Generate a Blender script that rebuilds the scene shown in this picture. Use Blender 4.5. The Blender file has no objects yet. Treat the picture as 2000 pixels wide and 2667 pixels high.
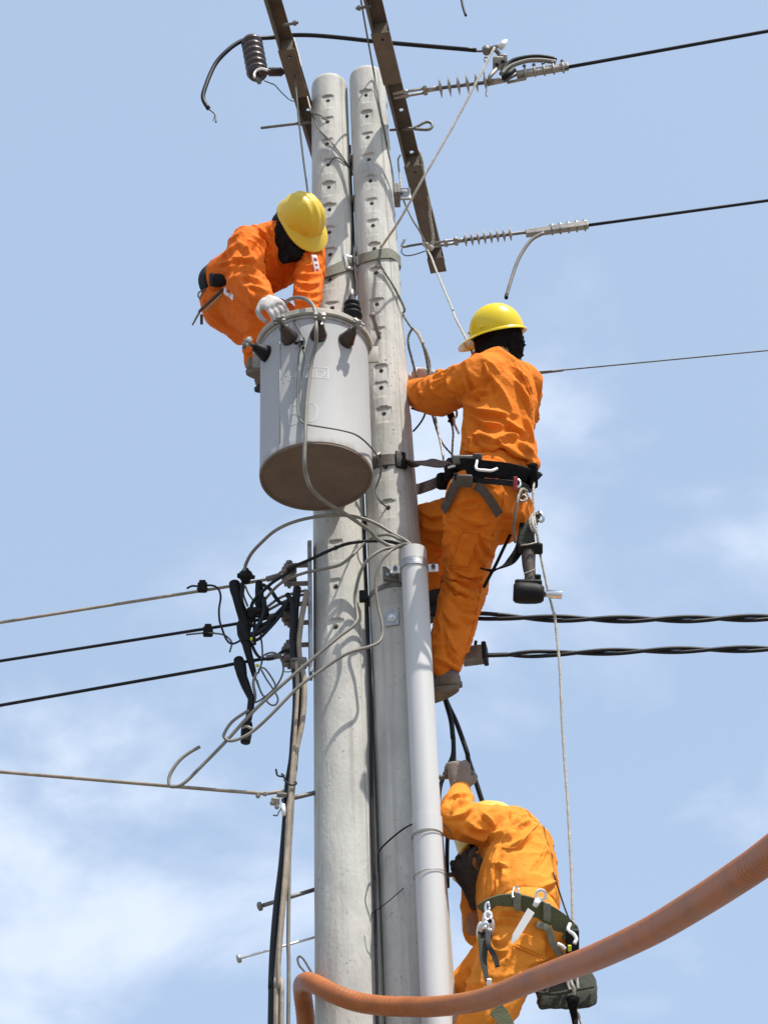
import bpy, bmesh, math, random
import numpy as np
from mathutils import Vector, Matrix, noise
random.seed(7)
scene = bpy.context.scene
# ------------------------------------------------------------------ camera, sky, sun, exposure
FPX, PITCH, ROLL = 5027.0, math.radians(35.5), math.radians(2.25)      # focal length in photo pixels (2000 x 2667)
CAM = Vector((0, 0, 1.6))
F = Vector((0, math.cos(PITCH), math.sin(PITCH)))
U0 = Vector((0, -math.sin(PITCH), math.cos(PITCH))); R0 = Vector((1, 0, 0))
RX = R0 * math.cos(ROLL) - U0 * math.sin(ROLL)
UP = R0 * math.sin(ROLL) + U0 * math.cos(ROLL)
cd = bpy.data.cameras.new('camera'); cam = bpy.data.objects.new('camera', cd); scene.collection.objects.link(cam)
m = Matrix((RX, UP, -F)).transposed().to_4x4(); m.translation = CAM; cam.matrix_world = m
cd.sensor_fit = 'VERTICAL'; cd.sensor_height = 36; cd.lens = FPX / 2667 * 36
cd.clip_start = 0.05; cd.clip_end = 5000
scene.camera = cam
scene.render.resolution_x, scene.render.resolution_y = 767, 1024

SUN_DIR = Vector((0.37, -0.37, 0.97)).normalized()                       # towards the sun
SUN_EL = math.asin(SUN_DIR.z); SUN_AZ = math.atan2(SUN_DIR.x, SUN_DIR.y)
w = bpy.data.worlds.new('World'); scene.world = w; w.use_nodes = True
nt = w.node_tree; nt.nodes.clear()
def nd(t, **k):
    n = nt.nodes.new(t)
    for a, b in k.items(): setattr(n, a, b)
    return n
def ln(a, b): nt.links.new(a, b)
sky = nd('ShaderNodeTexSky', sky_type='NISHITA', sun_disc=False, sun_elevation=SUN_EL, sun_rotation=SUN_AZ,
         air_density=1.0, dust_density=3.0, ozone_density=1.6, altitude=20)
tc = nd('ShaderNodeTexCoord')
mp = nd('ShaderNodeMapping'); mp.inputs['Scale'].default_value = (1, 1, 1.7); mp.inputs['Location'].default_value = (-2.58, -0.39, -1.66)
n1 = nd('ShaderNodeTexNoise'); n1.inputs['Scale'].default_value = 6.4; n1.inputs['Detail'].default_value = 6; n1.inputs['Roughness'].default_value = 0.52; n1.inputs['Distortion'].default_value = 0.25
n2 = nd('ShaderNodeTexNoise'); n2.inputs['Scale'].default_value = 2.0; n2.inputs['Detail'].default_value = 2
ln(tc.outputs['Generated'], mp.inputs['Vector']); ln(mp.outputs['Vector'], n1.inputs['Vector']); ln(mp.outputs['Vector'], n2.inputs['Vector'])
mul = nd('ShaderNodeMath', operation='MULTIPLY'); ln(n1.outputs['Fac'], mul.inputs[0]); ln(n2.outputs['Fac'], mul.inputs[1])
sep = nd('ShaderNodeSeparateXYZ'); ln(tc.outputs['Generated'], sep.inputs[0])
# clouds thin out towards the zenith, as fair-weather cloud seen from the ground does
hz = nd('ShaderNodeMapRange'); hz.inputs['From Min'].default_value = 0.30; hz.inputs['From Max'].default_value = 0.80; hz.inputs['To Min'].default_value = 1.22; hz.inputs['To Max'].default_value = 0.72
ln(sep.outputs['Z'], hz.inputs['Value'])
mul2 = nd('ShaderNodeMath', operation='MULTIPLY'); ln(mul.outputs[0], mul2.inputs[0]); ln(hz.outputs[0], mul2.inputs[1])
rmp = nd('ShaderNodeMapRange', interpolation_type='SMOOTHSTEP'); rmp.inputs['From Min'].default_value = 0.25; rmp.inputs['From Max'].default_value = 0.41; rmp.inputs['To Max'].default_value = 0.68
ln(mul2.outputs[0], rmp.inputs['Value'])
hazemix = nd('ShaderNodeMixRGB'); hazemix.inputs['Fac'].default_value = 0.60; hazemix.inputs['Color2'].default_value = (3.85, 4.95, 6.6, 1)
ln(sky.outputs[0], hazemix.inputs['Color1'])
cm = nd('ShaderNodeMixRGB'); cm.inputs['Color2'].default_value = (6.0, 6.5, 7.4, 1)
ln(rmp.outputs[0], cm.inputs['Fac']); ln(hazemix.outputs[0], cm.inputs['Color1'])
bg = nd('ShaderNodeBackground'); bg.inputs['Strength'].default_value = 0.14
out = nd('ShaderNodeOutputWorld'); ln(cm.outputs[0], bg.inputs['Color']); ln(bg.outputs[0], out.inputs['Surface'])
sd = bpy.data.lights.new('sun', 'SUN'); sd.energy = 4.8; sd.angle = math.radians(0.53); sd.color = (1.0, 0.95, 0.86)
sun = bpy.data.objects.new('sun', sd); scene.collection.objects.link(sun)
sun.rotation_euler = (-SUN_DIR).to_track_quat('-Z', 'Y').to_euler(); sun.location = (3, -4, 14)
vs = scene.view_settings; vs.view_transform = 'Standard'; vs.look = 'None'; vs.exposure = 0.20; vs.gamma = 1; vs.use_curve_mapping = False

# ------------------------------------------------------------------ picture helpers: a pixel is a direction, Y (or Z) its distance
ZM = {0: (0, 0, 2000/1659), 1: (480, 0, 700/1659), 2: (980, 60, 560/1659), 3: (480, 460, 600/1659), 4: (600, 740, 500/1659),
      5: (1020, 780, 500/1659), 6: (1020, 1240, 520/1598), 7: (420, 1320, 700/1659), 8: (1080, 1960, 540/1659),
      9: (560, 1960, 680/1659), 10: (480, 480, 420/1659), 11: (620, 760, 400/1659), 12: (780, 180, 320/1539),
      13: (460, 1420, 400/1639), 14: (1080, 1180, 380/1659), 15: (1120, 1960, 360/1659), 16: (1120, 2280, 440/1659),
      17: (560, 60, 240/1659), 18: (1030, 80, 470/1659), 19: (1040, 1560, 460/1659), 20: (690, 920, 280/1659),
      21: (690, 1400, 440/1659), 22: (740, 2460, 600/1659), 23: (1300, 1400, 700/1659)}
def uv(z, x, y):
    o = ZM[z]; return o[0] + x * o[2], o[1] + y * o[2]
def ray(z, x, y):
    u, v = uv(z, x, y)
    return F * FPX + RX * (u - 1000) - UP * (v - 1333.5)
def Q(z, x, y, Y): d = ray(z, x, y); return CAM + d * (Y / d.y)
def QZ(z, x, y, zz): d = ray(z, x, y); return CAM + d * ((zz - CAM.z) / d.z)
def depth(p): return (Vector(p) - CAM).dot(F)
def mpx(n, p): return n * depth(p) / FPX                                 # n photo pixels at p, in metres
def qs(z, pts, Y=None): return [Q(z, p[0], p[1], p[2] if len(p) > 2 else Y) for p in pts]

# ------------------------------------------------------------------ object helpers
COL = scene.collection
def thing(name, loc, label, cat, group=None):
    o = bpy.data.objects.new(name, None); COL.objects.link(o); o.location = loc; o.empty_display_size = 0.05
    o['label'] = label; o['category'] = cat
    if group: o['group'] = group
    return o
def tag(o, label, cat, group=None):
    o['label'] = label; o['category'] = cat
    if group: o['group'] = group
    return o
def link(name, me, mat, parent=None, smooth=True):
    o = bpy.data.objects.new(name, me); COL.objects.link(o)
    if mat is not None and not me.materials: me.materials.append(mat)
    if smooth:
        for p in me.polygons: p.use_smooth = True
    if parent is not None:
        o.parent = parent
        if parent.type == 'EMPTY': o.location = -Vector(parent.location)
    else:
        n = len(me.vertices)
        if n:
            co = np.empty(n * 3); me.vertices.foreach_get('co', co); co = co.reshape(-1, 3)
            b = Vector((float(co[:, 0].mean()), float(co[:, 1].mean()), float(co[:, 2].min())))
            me.transform(Matrix.Translation(-b)); o.location = b
    return o
class MB:
    def __init__(s): s.v = []; s.f = []
    def add(s, vs, fs):
        n = len(s.v); s.v += [tuple(a) for a in vs]; s.f += [tuple(i + n for i in f) for f in fs]; return s
    def mesh(s, name='m'):
        me = bpy.data.meshes.new(name); me.from_pydata(s.v, [], s.f); me.validate(); me.update(); return me
    def make(s, name, mat, parent=None, smooth=True, sharp=None):
        o = link(name, s.mesh(name), mat, parent, smooth)
        if sharp: o.data.set_sharp_from_angle(angle=math.radians(sharp))
        return o
    def box(s, c, ax, ay, az, bev=0.0):                                 # half-axis vectors
        c, ax, ay, az = Vector(c), Vector(ax), Vector(ay), Vector(az)
        if bev <= 0:
            vs = [c + ax*i + ay*j + az*k for i in (-1, 1) for j in (-1, 1) for k in (-1, 1)]
            return s.add(vs, [(0,1,3,2),(4,6,7,5),(0,4,5,1),(2,3,7,6),(0,2,6,4),(1,5,7,3)])
        lx, ly, lz = ax.length, ay.length, az.length; b = min(bev, lx*.8, ly*.8, lz*.8)
        bm = bmesh.new(); bmesh.ops.create_cube(bm, size=2)
        for v in bm.verts: v.co = Vector((v.co.x*lx, v.co.y*ly, v.co.z*lz))
        bmesh.ops.bevel(bm, geom=list(bm.edges), offset=b, segments=2, affect='EDGES', profile=.5)
        X, Y, Z = ax/lx, ay/ly, az/lz; bm.verts.index_update()
        vs = [c + X*v.co.x + Y*v.co.y + Z*v.co.z for v in bm.verts]; fs = [tuple(v.index for v in f.verts) for f in bm.faces]
        bm.free(); return s.add(vs, fs)
    def rings(s, rings, cap=True, closed=False):
        n = len(rings[0]); vs = [p for r in rings for p in r]; fs = []
        m_ = len(rings)
        for i in range(m_ if closed else m_ - 1):
            j = (i + 1) % m_
            for k in range(n):
                l = (k + 1) % n; fs.append((i*n+k, i*n+l, j*n+l, j*n+k))
        if cap and not closed: fs += [tuple(reversed(range(n))), tuple(range((m_-1)*n, m_*n))]
        return s.add(vs, fs)
    def tube(s, pts, r, sides=10, cap=True):
        pts = [Vector(p) for p in pts]; n = len(pts); rs = r if isinstance(r, (list, tuple)) else [r] * n
        t = (pts[1] - pts[0]).normalized(); a = t.orthogonal().normalized(); R_ = []
        for i, p in enumerate(pts):
            t2 = (pts[min(i+1, n-1)] - pts[max(i-1, 0)])
            t2 = t2.normalized() if t2.length > 1e-9 else t
            q = t.rotation_difference(t2); a = q @ a; a = (a - t2 * a.dot(t2)).normalized(); t = t2; b = t.cross(a)
            R_.append([p + (a * math.cos(2*math.pi*k/sides) + b * math.sin(2*math.pi*k/sides)) * rs[i] for k in range(sides)])
        return s.rings(R_, cap)
    def lathe(s, base, axis, prof, sides=24, sx=None):
        base = Vector(base); ax = Vector(axis).normalized(); a = ax.orthogonal().normalized(); b = ax.cross(a)
        return s.rings([[base + ax*h + (a*math.cos(2*math.pi*k/sides) + b*math.sin(2*math.pi*k/sides))*max(r, 1e-5) for k in range(sides)] for r, h in prof])
    def ribbon(s, pts, nrm, wid, th):                                    # flat strap: nrm[i] = outward normal
        pts = [Vector(p) for p in pts]; n = len(pts); R_ = []
        for i, p in enumerate(pts):
            t = (pts[min(i+1, n-1)] - pts[max(i-1, 0)]).normalized(); nn = Vector(nrm[i]); nn = (nn - t*nn.dot(t)).normalized(); b = t.cross(nn)
            w_ = wid[i] if isinstance(wid, (list, tuple)) else wid
            R_.append([p + b*w_/2 + nn*th/2, p - b*w_/2 + nn*th/2, p - b*w_/2 - nn*th/2, p + b*w_/2 - nn*th/2])
        return s.rings(R_)
def crom(pts, n=6):
    P = [Vector(p) for p in pts]
    if len(P) < 3: return [P[0].lerp(P[-1], i / n) for i in range(n + 1)]
    o = []
    for i in range(len(P) - 1):
        p0 = P[i-1] if i else P[0]*2 - P[1]; p1, p2 = P[i], P[i+1]; p3 = P[i+2] if i + 2 < len(P) else P[-1]*2 - P[-2]
        for k in range(n):
            t = k / n
            o.append(0.5*((2*p1) + (p2-p0)*t + (2*p0-5*p1+4*p2-p3)*t*t + (3*p1-p0-3*p2+p3)*t*t*t))
    o.append(P[-1]); return o
def wire(name, pts, r, mat, parent=None, n=6, sides=8):
    return MB().tube(crom(pts, n), r, sides).make(name, mat, parent)

# ------------------------------------------------------------------ materials
def mat(name, col, rough=.6, metal=0., var=.15, vs=12., bump=0., bs=60., spec=.5, col2=None, c2scale=6., c2lo=.5, c2hi=.7, stretch=(1,1,1), wave=None):
    m_ = bpy.data.materials.new(name); m_.use_nodes = True; t = m_.node_tree; b = t.nodes['Principled BSDF']
    b.inputs['Roughness'].default_value = rough; b.inputs['Metallic'].default_value = metal; b.inputs['Specular IOR Level'].default_value = spec
    tcn = t.nodes.new('ShaderNodeTexCoord'); mpn = t.nodes.new('ShaderNodeMapping'); mpn.inputs['Scale'].default_value = stretch
    t.links.new(tcn.outputs['Object'], mpn.inputs['Vector'])
    nz = t.nodes.new('ShaderNodeTexNoise'); nz.inputs['Scale'].default_value = vs; nz.inputs['Detail'].default_value = 6; nz.inputs['Roughness'].default_value = .62
    t.links.new(mpn.outputs[0], nz.inputs['Vector'])
    mr = t.nodes.new('ShaderNodeMapRange'); mr.inputs['From Min'].default_value = .3; mr.inputs['From Max'].default_value = .7
    mr.inputs['To Min'].default_value = 1 - var; mr.inputs['To Max'].default_value = 1 + var; t.links.new(nz.outputs['Fac'], mr.inputs['Value'])
    base = t.nodes.new('ShaderNodeMixRGB'); base.blend_type = 'MULTIPLY'; base.inputs['Fac'].default_value = 1; base.inputs['Color1'].default_value = (*col, 1)
    t.links.new(mr.outputs[0], base.inputs['Color2']); last = base.outputs[0]
    if col2:
        nz2 = t.nodes.new('ShaderNodeTexNoise'); nz2.inputs['Scale'].default_value = c2scale; nz2.inputs['Detail'].default_value = 8; nz2.inputs['Roughness'].default_value = .7
        t.links.new(mpn.outputs[0], nz2.inputs['Vector'])
        r2 = t.nodes.new('ShaderNodeMapRange'); r2.inputs['From Min'].default_value = c2lo; r2.inputs['From Max'].default_value = c2hi; t.links.new(nz2.outputs['Fac'], r2.inputs['Value'])
        mx = t.nodes.new('ShaderNodeMixRGB'); mx.inputs['Color2'].default_value = (*col2, 1); t.links.new(r2.outputs[0], mx.inputs['Fac']); t.links.new(last, mx.inputs['Color1']); last = mx.outputs[0]
    t.links.new(last, b.inputs['Base Color'])
    rr = t.nodes.new('ShaderNodeMapRange'); rr.inputs['To Min'].default_value = max(0, rough - .12); rr.inputs['To Max'].default_value = min(1, rough + .12); t.links.new(nz.outputs['Fac'], rr.inputs['Value']); t.links.new(rr.outputs[0], b.inputs['Roughness'])
    if bump > 0:
        nb = t.nodes.new('ShaderNodeTexNoise'); nb.inputs['Scale'].default_value = bs; nb.inputs['Detail'].default_value = 5; t.links.new(mpn.outputs[0], nb.inputs['Vector'])
        bp = t.nodes.new('ShaderNodeBump'); bp.inputs['Strength'].default_value = bump; bp.inputs['Distance'].default_value = .01; t.links.new(nb.outputs['Fac'], bp.inputs['Height']); t.links.new(bp.outputs[0], b.inputs['Normal'])
    m_['_last'] = 0
    return m_
M = {}
M['steel'] = mat('galvanised_steel', (.42, .43, .44), .45, .7, .25, 25, .15, 80)
M['dark_steel'] = mat('weathered_steel', (.20, .19, .18), .6, .5, .35, 20, .2, 70, col2=(.12, .075, .05), c2lo=.55, c2hi=.75)
M['arm'] = mat('rusty_brown_angle_steel', (.105, .082, .063), .72, .2, .30, 9, .25, 90, col2=(.085, .055, .035), c2scale=14, c2lo=.5, c2hi=.75)
M['plate'] = mat('brown_painted_plate', (.145, .115, .088), .75, .1, .22, 12, .2, 90)
M['chrome'] = mat('polished_steel', (.72, .73, .75), .18, 1., .08)
M['bright'] = mat('bright_steel', (.80, .80, .80), .42, .35, .1)
M['black'] = mat('black_rubber', (.008, .008, .009), .6, 0, .3, 30, .15, 60, spec=.25)
M['blackcable'] = mat('black_cable_sheath', (.009, .0095, .012), .5, 0, .35, 18, .05, 60, spec=.3)
M['blackcloth'] = mat('black_cloth', (.011, .010, .011), .9, 0, .6, 50, .9, 90, spec=.12)
M['greycable'] = mat('grey_cable_sheath', (.21, .195, .165), .5, 0, .25, 14, .05, 50)
M['tancable'] = mat('tan_weathered_cable', (.30, .25, .19), .6, 0, .3, 20, .1, 60)
M['bare'] = mat('weathered_aluminium_wire', (.34, .31, .27), .5, .5, .3, 30, .2, 90)
M['thinwire'] = mat('thin_grey_green_wire', (.11, .115, .095), .5, 0, .3, 20)
M['rope'] = mat('off_white_rope', (.50, .47, .41), .9, 0, .2, 60, .6, 260)
M['brownceramic'] = mat('brown_glazed_ceramic', (.045, .026, .020), .32, 0, .25, 16)
M['spool'] = mat('grey_brown_spool_porcelain', (.16, .125, .10), .4, 0, .3, 20)
M['shed'] = mat('grey_silicone_shed', (.36, .325, .30), .6, 0, .18, 20)
M['clampgrey'] = mat('cast_clamp_grey', (.33, .31, .28), .55, .4, .25, 22, .2, 60)
M['tank'] = mat('grey_tank_paint', (.41, .407, .405), .68, 0, .06, 5, .02, 30, spec=.15, col2=(.33, .32, .31), c2scale=4.5, c2lo=.52, c2hi=.8, stretch=(1, 1, .25))
M['tankbase'] = mat('rust_brown_tank_base', (.17, .122, .092), .8, 0, .2, 6, .05, 40)
M['lid'] = mat('weathered_beige_lid', (.36, .33, .285), .6, 0, .25, 10, .15, 50, col2=(.20, .155, .11), c2scale=9, c2lo=.55, c2hi=.7)
M['faint'] = mat('faint_pale_lettering', (.50, .50, .50), .65, 0, .03)
M['conduit'] = mat('pale_grey_conduit', (.55, .55, .545), .5, 0, .07, 5, .03, 40, col2=(.42, .41, .40), c2scale=7, c2lo=.54, c2hi=.8, stretch=(1, 1, .2))
M['orangepipe'] = None
M['helmet1'] = mat('matte_yellow_plastic', (.74, .52, .035), .40, 0, .05, 8, col2=(.55, .37, .03), c2scale=7, c2lo=.55, c2hi=.8)
M['helmet2'] = mat('glossy_yellow_plastic', (.78, .58, .01), .22, 0, .03, 8)
M['helmet3'] = mat('faded_yellow_plastic', (.74, .52, .09), .4, 0, .05, 8)
def cloth(name, c, dark):
    return mat(name, c, .85, 0, .08, 14, .35, 60, spec=.2, col2=dark, c2scale=3, c2lo=.5, c2hi=.9)
M['orange1'] = cloth('orange_work_cloth', (.78, .160, .012), (.68, .125, .009))
M['orange2'] = cloth('light_orange_work_cloth', (.74, .195, .016), (.64, .155, .012))
M['orange3'] = cloth('faded_orange_work_cloth', (.78, .27, .032), (.72, .23, .026))
M['olive'] = mat('olive_webbing', (.105, .115, .055), .8, 0, .2, 30, .5, 240)
M['oliveGrey'] = mat('grey_olive_webbing', (.20, .20, .155), .8, 0, .15, 30, .4, 240)
M['brownstrap'] = mat('dark_brown_leather_strap', (.075, .055, .045), .65, 0, .3, 25, .2, 90)
M['boot'] = mat('worn_canvas_boot', (.17, .14, .11), .85, 0, .3, 25, .4, 120)
M['darkboot'] = mat('black_work_boot', (.022, .02, .019), .7, 0, .3, 25, .2, 90)
M['whiteglove'] = mat('white_cotton_glove', (.55, .52, .50), .9, 0, .3, 30, .5, 260)
M['greyglove'] = mat('dusty_grey_glove', (.22, .195, .165), .9, 0, .2, 40, .5, 240)
M['darkglove'] = mat('dark_glove', (.035, .028, .024), .85, 0, .6, 40, .4, 240)
M['skin'] = mat('skin', (.36, .19, .12), .55, 0, .1, 20)
M['wood'] = mat('worn_wood', (.42, .25, .12), .7, 0, .2, 15)
M['label'] = mat('white_patch', (.72, .70, .69), .8, 0, .05)
M['redmark'] = mat('red_marks', (.45, .06, .07), .8, 0, .1)
M['yellowtape'] = mat('yellow_green_tape', (.55, .62, .05), .6)
M['whitepaint'] = mat('white_steel', (.83, .83, .83), .35, .1, .04)
M['bag'] = mat('olive_canvas_bag', (.040, .042, .030), .9, 0, .3, 20, .5, 150)
M['hole'] = mat('dark_hole', (.02, .018, .016), .9)
# ------------------------------------------------------------------ ground
def ground_mat():
    return mat('dusty_ground', (.19, .165, .135), .9, 0, .25, .4, .4, 6, col2=(.13, .125, .115), c2scale=.15, c2lo=.45, c2hi=.6)
g = MB().add([(-3000, -3000, 0), (3000, -3000, 0), (3000, 3000, 0), (-3000, 3000, 0)], [(0, 1, 2, 3)]).mesh('ground')
go = bpy.data.objects.new('ground', g); COL.objects.link(go); g.materials.append(ground_mat()); go['kind'] = 'structure'

# ------------------------------------------------------------------ concrete poles
def concrete():
    m_ = mat('pole_concrete', (.52, .51, .47), .85, 0, .12, 6, .16, 90, col2=(.335, .33, .31), c2scale=5, c2lo=.48, c2hi=.76, stretch=(1, 1, .55))
    t = m_.node_tree; b = t.nodes['Principled BSDF']; lk = b.inputs['Base Color'].links[0].from_socket
    tcn = [n for n in t.nodes if n.type == 'TEX_COORD'][0]
    # fine dark pits
    v = t.nodes.new('ShaderNodeTexNoise'); v.inputs['Scale'].default_value = 85; v.inputs['Detail'].default_value = 3; t.links.new(tcn.outputs['Object'], v.inputs['Vector'])
    r = t.nodes.new('ShaderNodeMapRange'); r.inputs['From Min'].default_value = .63; r.inputs['From Max'].default_value = .74; t.links.new(v.outputs['Fac'], r.inputs['Value'])
    big = t.nodes.new('ShaderNodeTexNoise'); big.inputs['Scale'].default_value = 7; big.inputs['Detail'].default_value = 3; t.links.new(tcn.outputs['Object'], big.inputs['Vector'])
    r3 = t.nodes.new('ShaderNodeMapRange'); r3.inputs['From Min'].default_value = .42; r3.inputs['From Max'].default_value = .62; t.links.new(big.outputs['Fac'], r3.inputs['Value'])
    mu = t.nodes.new('ShaderNodeMath'); mu.operation = 'MULTIPLY'; t.links.new(r.outputs[0], mu.inputs[0]); t.links.new(r3.outputs[0], mu.inputs[1])
    mx = t.nodes.new('ShaderNodeMixRGB'); mx.inputs['Color2'].default_value = (.13, .125, .115, 1); t.links.new(mu.outputs[0], mx.inputs['Fac']); t.links.new(lk, mx.inputs['Color1'])
    # rain streaks running down
    mp2 = t.nodes.new('ShaderNodeMapping'); mp2.inputs['Scale'].default_value = (32, 32, 1.1); t.links.new(tcn.outputs['Object'], mp2.inputs['Vector'])
    s = t.nodes.new('ShaderNodeTexNoise'); s.inputs['Scale'].default_value = 1; s.inputs['Detail'].default_value = 4; t.links.new(mp2.outputs[0], s.inputs['Vector'])
    r4 = t.nodes.new('ShaderNodeMapRange'); r4.inputs['From Min'].default_value = .52; r4.inputs['From Max'].default_value = .78; r4.inputs['To Max'].default_value = .75; t.links.new(s.outputs['Fac'], r4.inputs['Value'])
    mx2 = t.nodes.new('ShaderNodeMixRGB'); mx2.inputs['Color2'].default_value = (.27, .255, .225, 1); t.links.new(r4.outputs[0], mx2.inputs['Fac']); t.links.new(mx.outputs[0], mx2.inputs['Color1'])
    # mark attribute: mould seam dirt and runs, dark hole mouths, lip shade in colour
    at = t.nodes.new('ShaderNodeAttribute'); at.attribute_name = 'dirt_shade'
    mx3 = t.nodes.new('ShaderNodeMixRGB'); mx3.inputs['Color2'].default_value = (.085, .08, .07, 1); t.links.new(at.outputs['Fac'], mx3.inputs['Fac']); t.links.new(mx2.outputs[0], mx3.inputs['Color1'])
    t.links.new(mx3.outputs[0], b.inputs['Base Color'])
    return m_
M['concrete'] = concrete()
def prad(z): return .085 + (8.55 - z) * .0078
def axL(z): return Vector((-.180, 6.30, z))
def axR(z): return Vector((.002 + (8.5 - z) * .0124, 6.27, z))
def pole(name, ax, ztop, pads, seams, label):
    """pads: list of (z_of_hole, theta) ; theta measured from -Y towards +X"""
    zs = np.concatenate([np.arange(0, 3.6, .1), np.arange(3.6, ztop - .03, .0055), ztop - .03 + .03 * np.sin(np.linspace(0, 1, 7) * math.pi / 2)])
    n = 168; th = -math.pi + np.arange(n) * 2 * math.pi / n
    # finer columns in front
    th = np.sort(th - .35 * np.sin(th))
    Zg, T = np.meshgrid(zs, th, indexing='ij'); R_ = prad(Zg)
    top = ztop - Zg; e = np.clip(1 - top / .03, 0, 1); R_ = R_ - .013 * (1 - np.sqrt(np.clip(1 - e * e, 0, 1)))
    rng = np.random.RandomState(len(pads) + 3)
    nzv = np.zeros_like(R_)
    for _ in range(26):
        k = rng.randint(1, 7); fz = rng.uniform(.4, 9); ph = rng.uniform(0, 6.28); nzv += np.sin(k * T + fz * Zg * 2 + ph) * rng.uniform(.2, 1) / 26
    R_ = R_ + nzv * .0035
    D = np.zeros_like(R_)
    for (zh, t0) in pads:
        dt = (T - t0 + math.pi) % (2 * math.pi) - math.pi; r0 = prad(zh); x = dt * r0; dz = Zg - zh
        jv = rng.uniform(-1, 1, 5); hw, up, dn = .032 + .004*jv[0], .036 + .004*jv[1], .056 + .008*jv[2]
        inside = (np.abs(x) < hw) & (dz < up - .007*(x/hw)**2) & (dz > -dn) & (np.abs(dt) < 1)
        # a flat facet cut into the round: deepest under the upper lip, running out at the bottom
        d = (r0 - .0085 - .0015*jv[3]) + (dz - up) * (-.075)
        flat = d / np.cos(np.clip(dt, -1, 1))
        R_ = np.where(inside, np.minimum(R_ - .0012, np.maximum(flat, R_ - .009)), R_)
        hole = (x ** 2 + dz ** 2) < .0085 ** 2; hole &= np.abs(dt) < 1
        R_ = np.where(hole, R_ - .045, R_); D = np.where((x ** 2 + dz ** 2 < .0105 ** 2) & (np.abs(dt) < 1), .75, D)
        lip = inside & (dz > up - .0055 - .007*(x/hw)**2) & (np.abs(x) < hw*(.75 + .2*jv[4])); D = np.where(lip, np.maximum(D, .38 + .2*jv[4]), D)  # shade under the pad's upper lip, painted into the colour mask
        run = (np.abs(x + .004*jv[3]) < .005 + .004*np.abs(jv[1])) & (dz < 0) & (dz > -.10 - .05*jv[2]) & (np.abs(dt) < 1); D = np.where(run, np.maximum(D, .14 + .10*jv[0]), D)
    for t0 in seams:
        dt = (T - t0 + math.pi) % (2 * math.pi) - math.pi; x = np.abs(dt * R_); wob = rng.uniform(.6, 1.0)
        g_ = np.exp(-(x / .0022) ** 2); R_ = R_ - .002 * g_; D = np.maximum(D, g_ * .75 * wob * (.6 + .4 * np.sin(Zg * 7 + t0)))
    cx = np.array([ax(z).x for z in zs])[:, None]; cy = ax(5).y
    V = np.stack([cx + R_ * np.sin(T), cy - R_ * np.cos(T), Zg], -1).reshape(-1, 3)
    m_ = len(zs); fs = []
    for i in range(m_ - 1):
        for k in range(n):
            l = (k + 1) % n; fs.append((i*n+k, i*n+l, (i+1)*n+l, (i+1)*n+k))
    fs.append(tuple((m_-1)*n + k for k in range(n)))
    me = bpy.data.meshes.new(name); me.from_pydata([tuple(v) for v in V], [], fs)
    a = me.attributes.new('dirt_shade', 'FLOAT', 'POINT'); a.data.foreach_set('value', D.reshape(-1).astype(np.float32))
    me.materials.append(M['concrete'])
    o = bpy.data.objects.new(name, me); COL.objects.link(o)
    for p in me.polygons: p.use_smooth = True
    me.set_sharp_from_angle(angle=math.radians(42))
    tag(o, label, 'pole'); return o
def hole_at(u, v, ax):
    """where the pixel's ray meets the front of the pole"""
    d = F * FPX + RX * (u - 1000) - UP * (v - 1333.5); Y = ax(6).y - .1
    for _ in range(6):
        p = CAM + d * (Y / d.y); r = prad(p.z); dx = max(-.98 * r, min(.98 * r, p.x - ax(p.z).x)); Y = ax(6).y - math.sqrt(r * r - dx * dx)
    return p.z, math.asin(dx / r)
def on_pole(z, x, y, ax, off=0.0):
    """the point on the pole's front that a pixel shows, lifted by off"""
    u, v = uv(z, x, y); zz, t = hole_at(u, v, ax); r = prad(zz) + off; a = ax(zz)
    return Vector((a.x + r * math.sin(t), a.y - r * math.cos(t), zz))
LH = [uv(12, 355, 385), uv(12, 350, 650), uv(12, 345, 925), uv(12, 355, 1190), uv(12, 365, 1465), uv(12, 372, 1745), uv(12, 370, 2035), uv(3, 1048, 555), uv(3, 1045, 735), (865, 800), (866, 872), (868, 945), (868, 1025), (870, 1110), (871, 1200), (872, 1300), uv(7, 1075, 250), uv(7, 1075, 490), uv(7, 1075, 735)]
RH = [uv(12, 828, 312), uv(12, 840, 577), uv(12, 853, 845), uv(12, 865, 1118), uv(12, 888, 1390), uv(12, 903, 1672), uv(12, 917, 1953), uv(3, 1365, 512), uv(3, 1378, 685), uv(3, 1385, 912), uv(3, 1400, 1125), uv(4, 1300, 740), uv(4, 1300, 890), uv(4, 1325, 1110), uv(4, 1340, 1573), uv(4, 1360, 1925)]
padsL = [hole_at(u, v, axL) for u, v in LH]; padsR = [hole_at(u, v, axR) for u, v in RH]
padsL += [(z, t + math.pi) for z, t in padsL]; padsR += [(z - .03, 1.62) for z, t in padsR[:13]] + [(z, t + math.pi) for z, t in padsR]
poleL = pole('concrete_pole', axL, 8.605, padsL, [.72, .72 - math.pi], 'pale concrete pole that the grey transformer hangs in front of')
poleR = pole('concrete_pole', axR, 8.615, padsR, [.62, .62 - math.pi], 'pale concrete pole with the grey conduit clamped to it')

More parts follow.
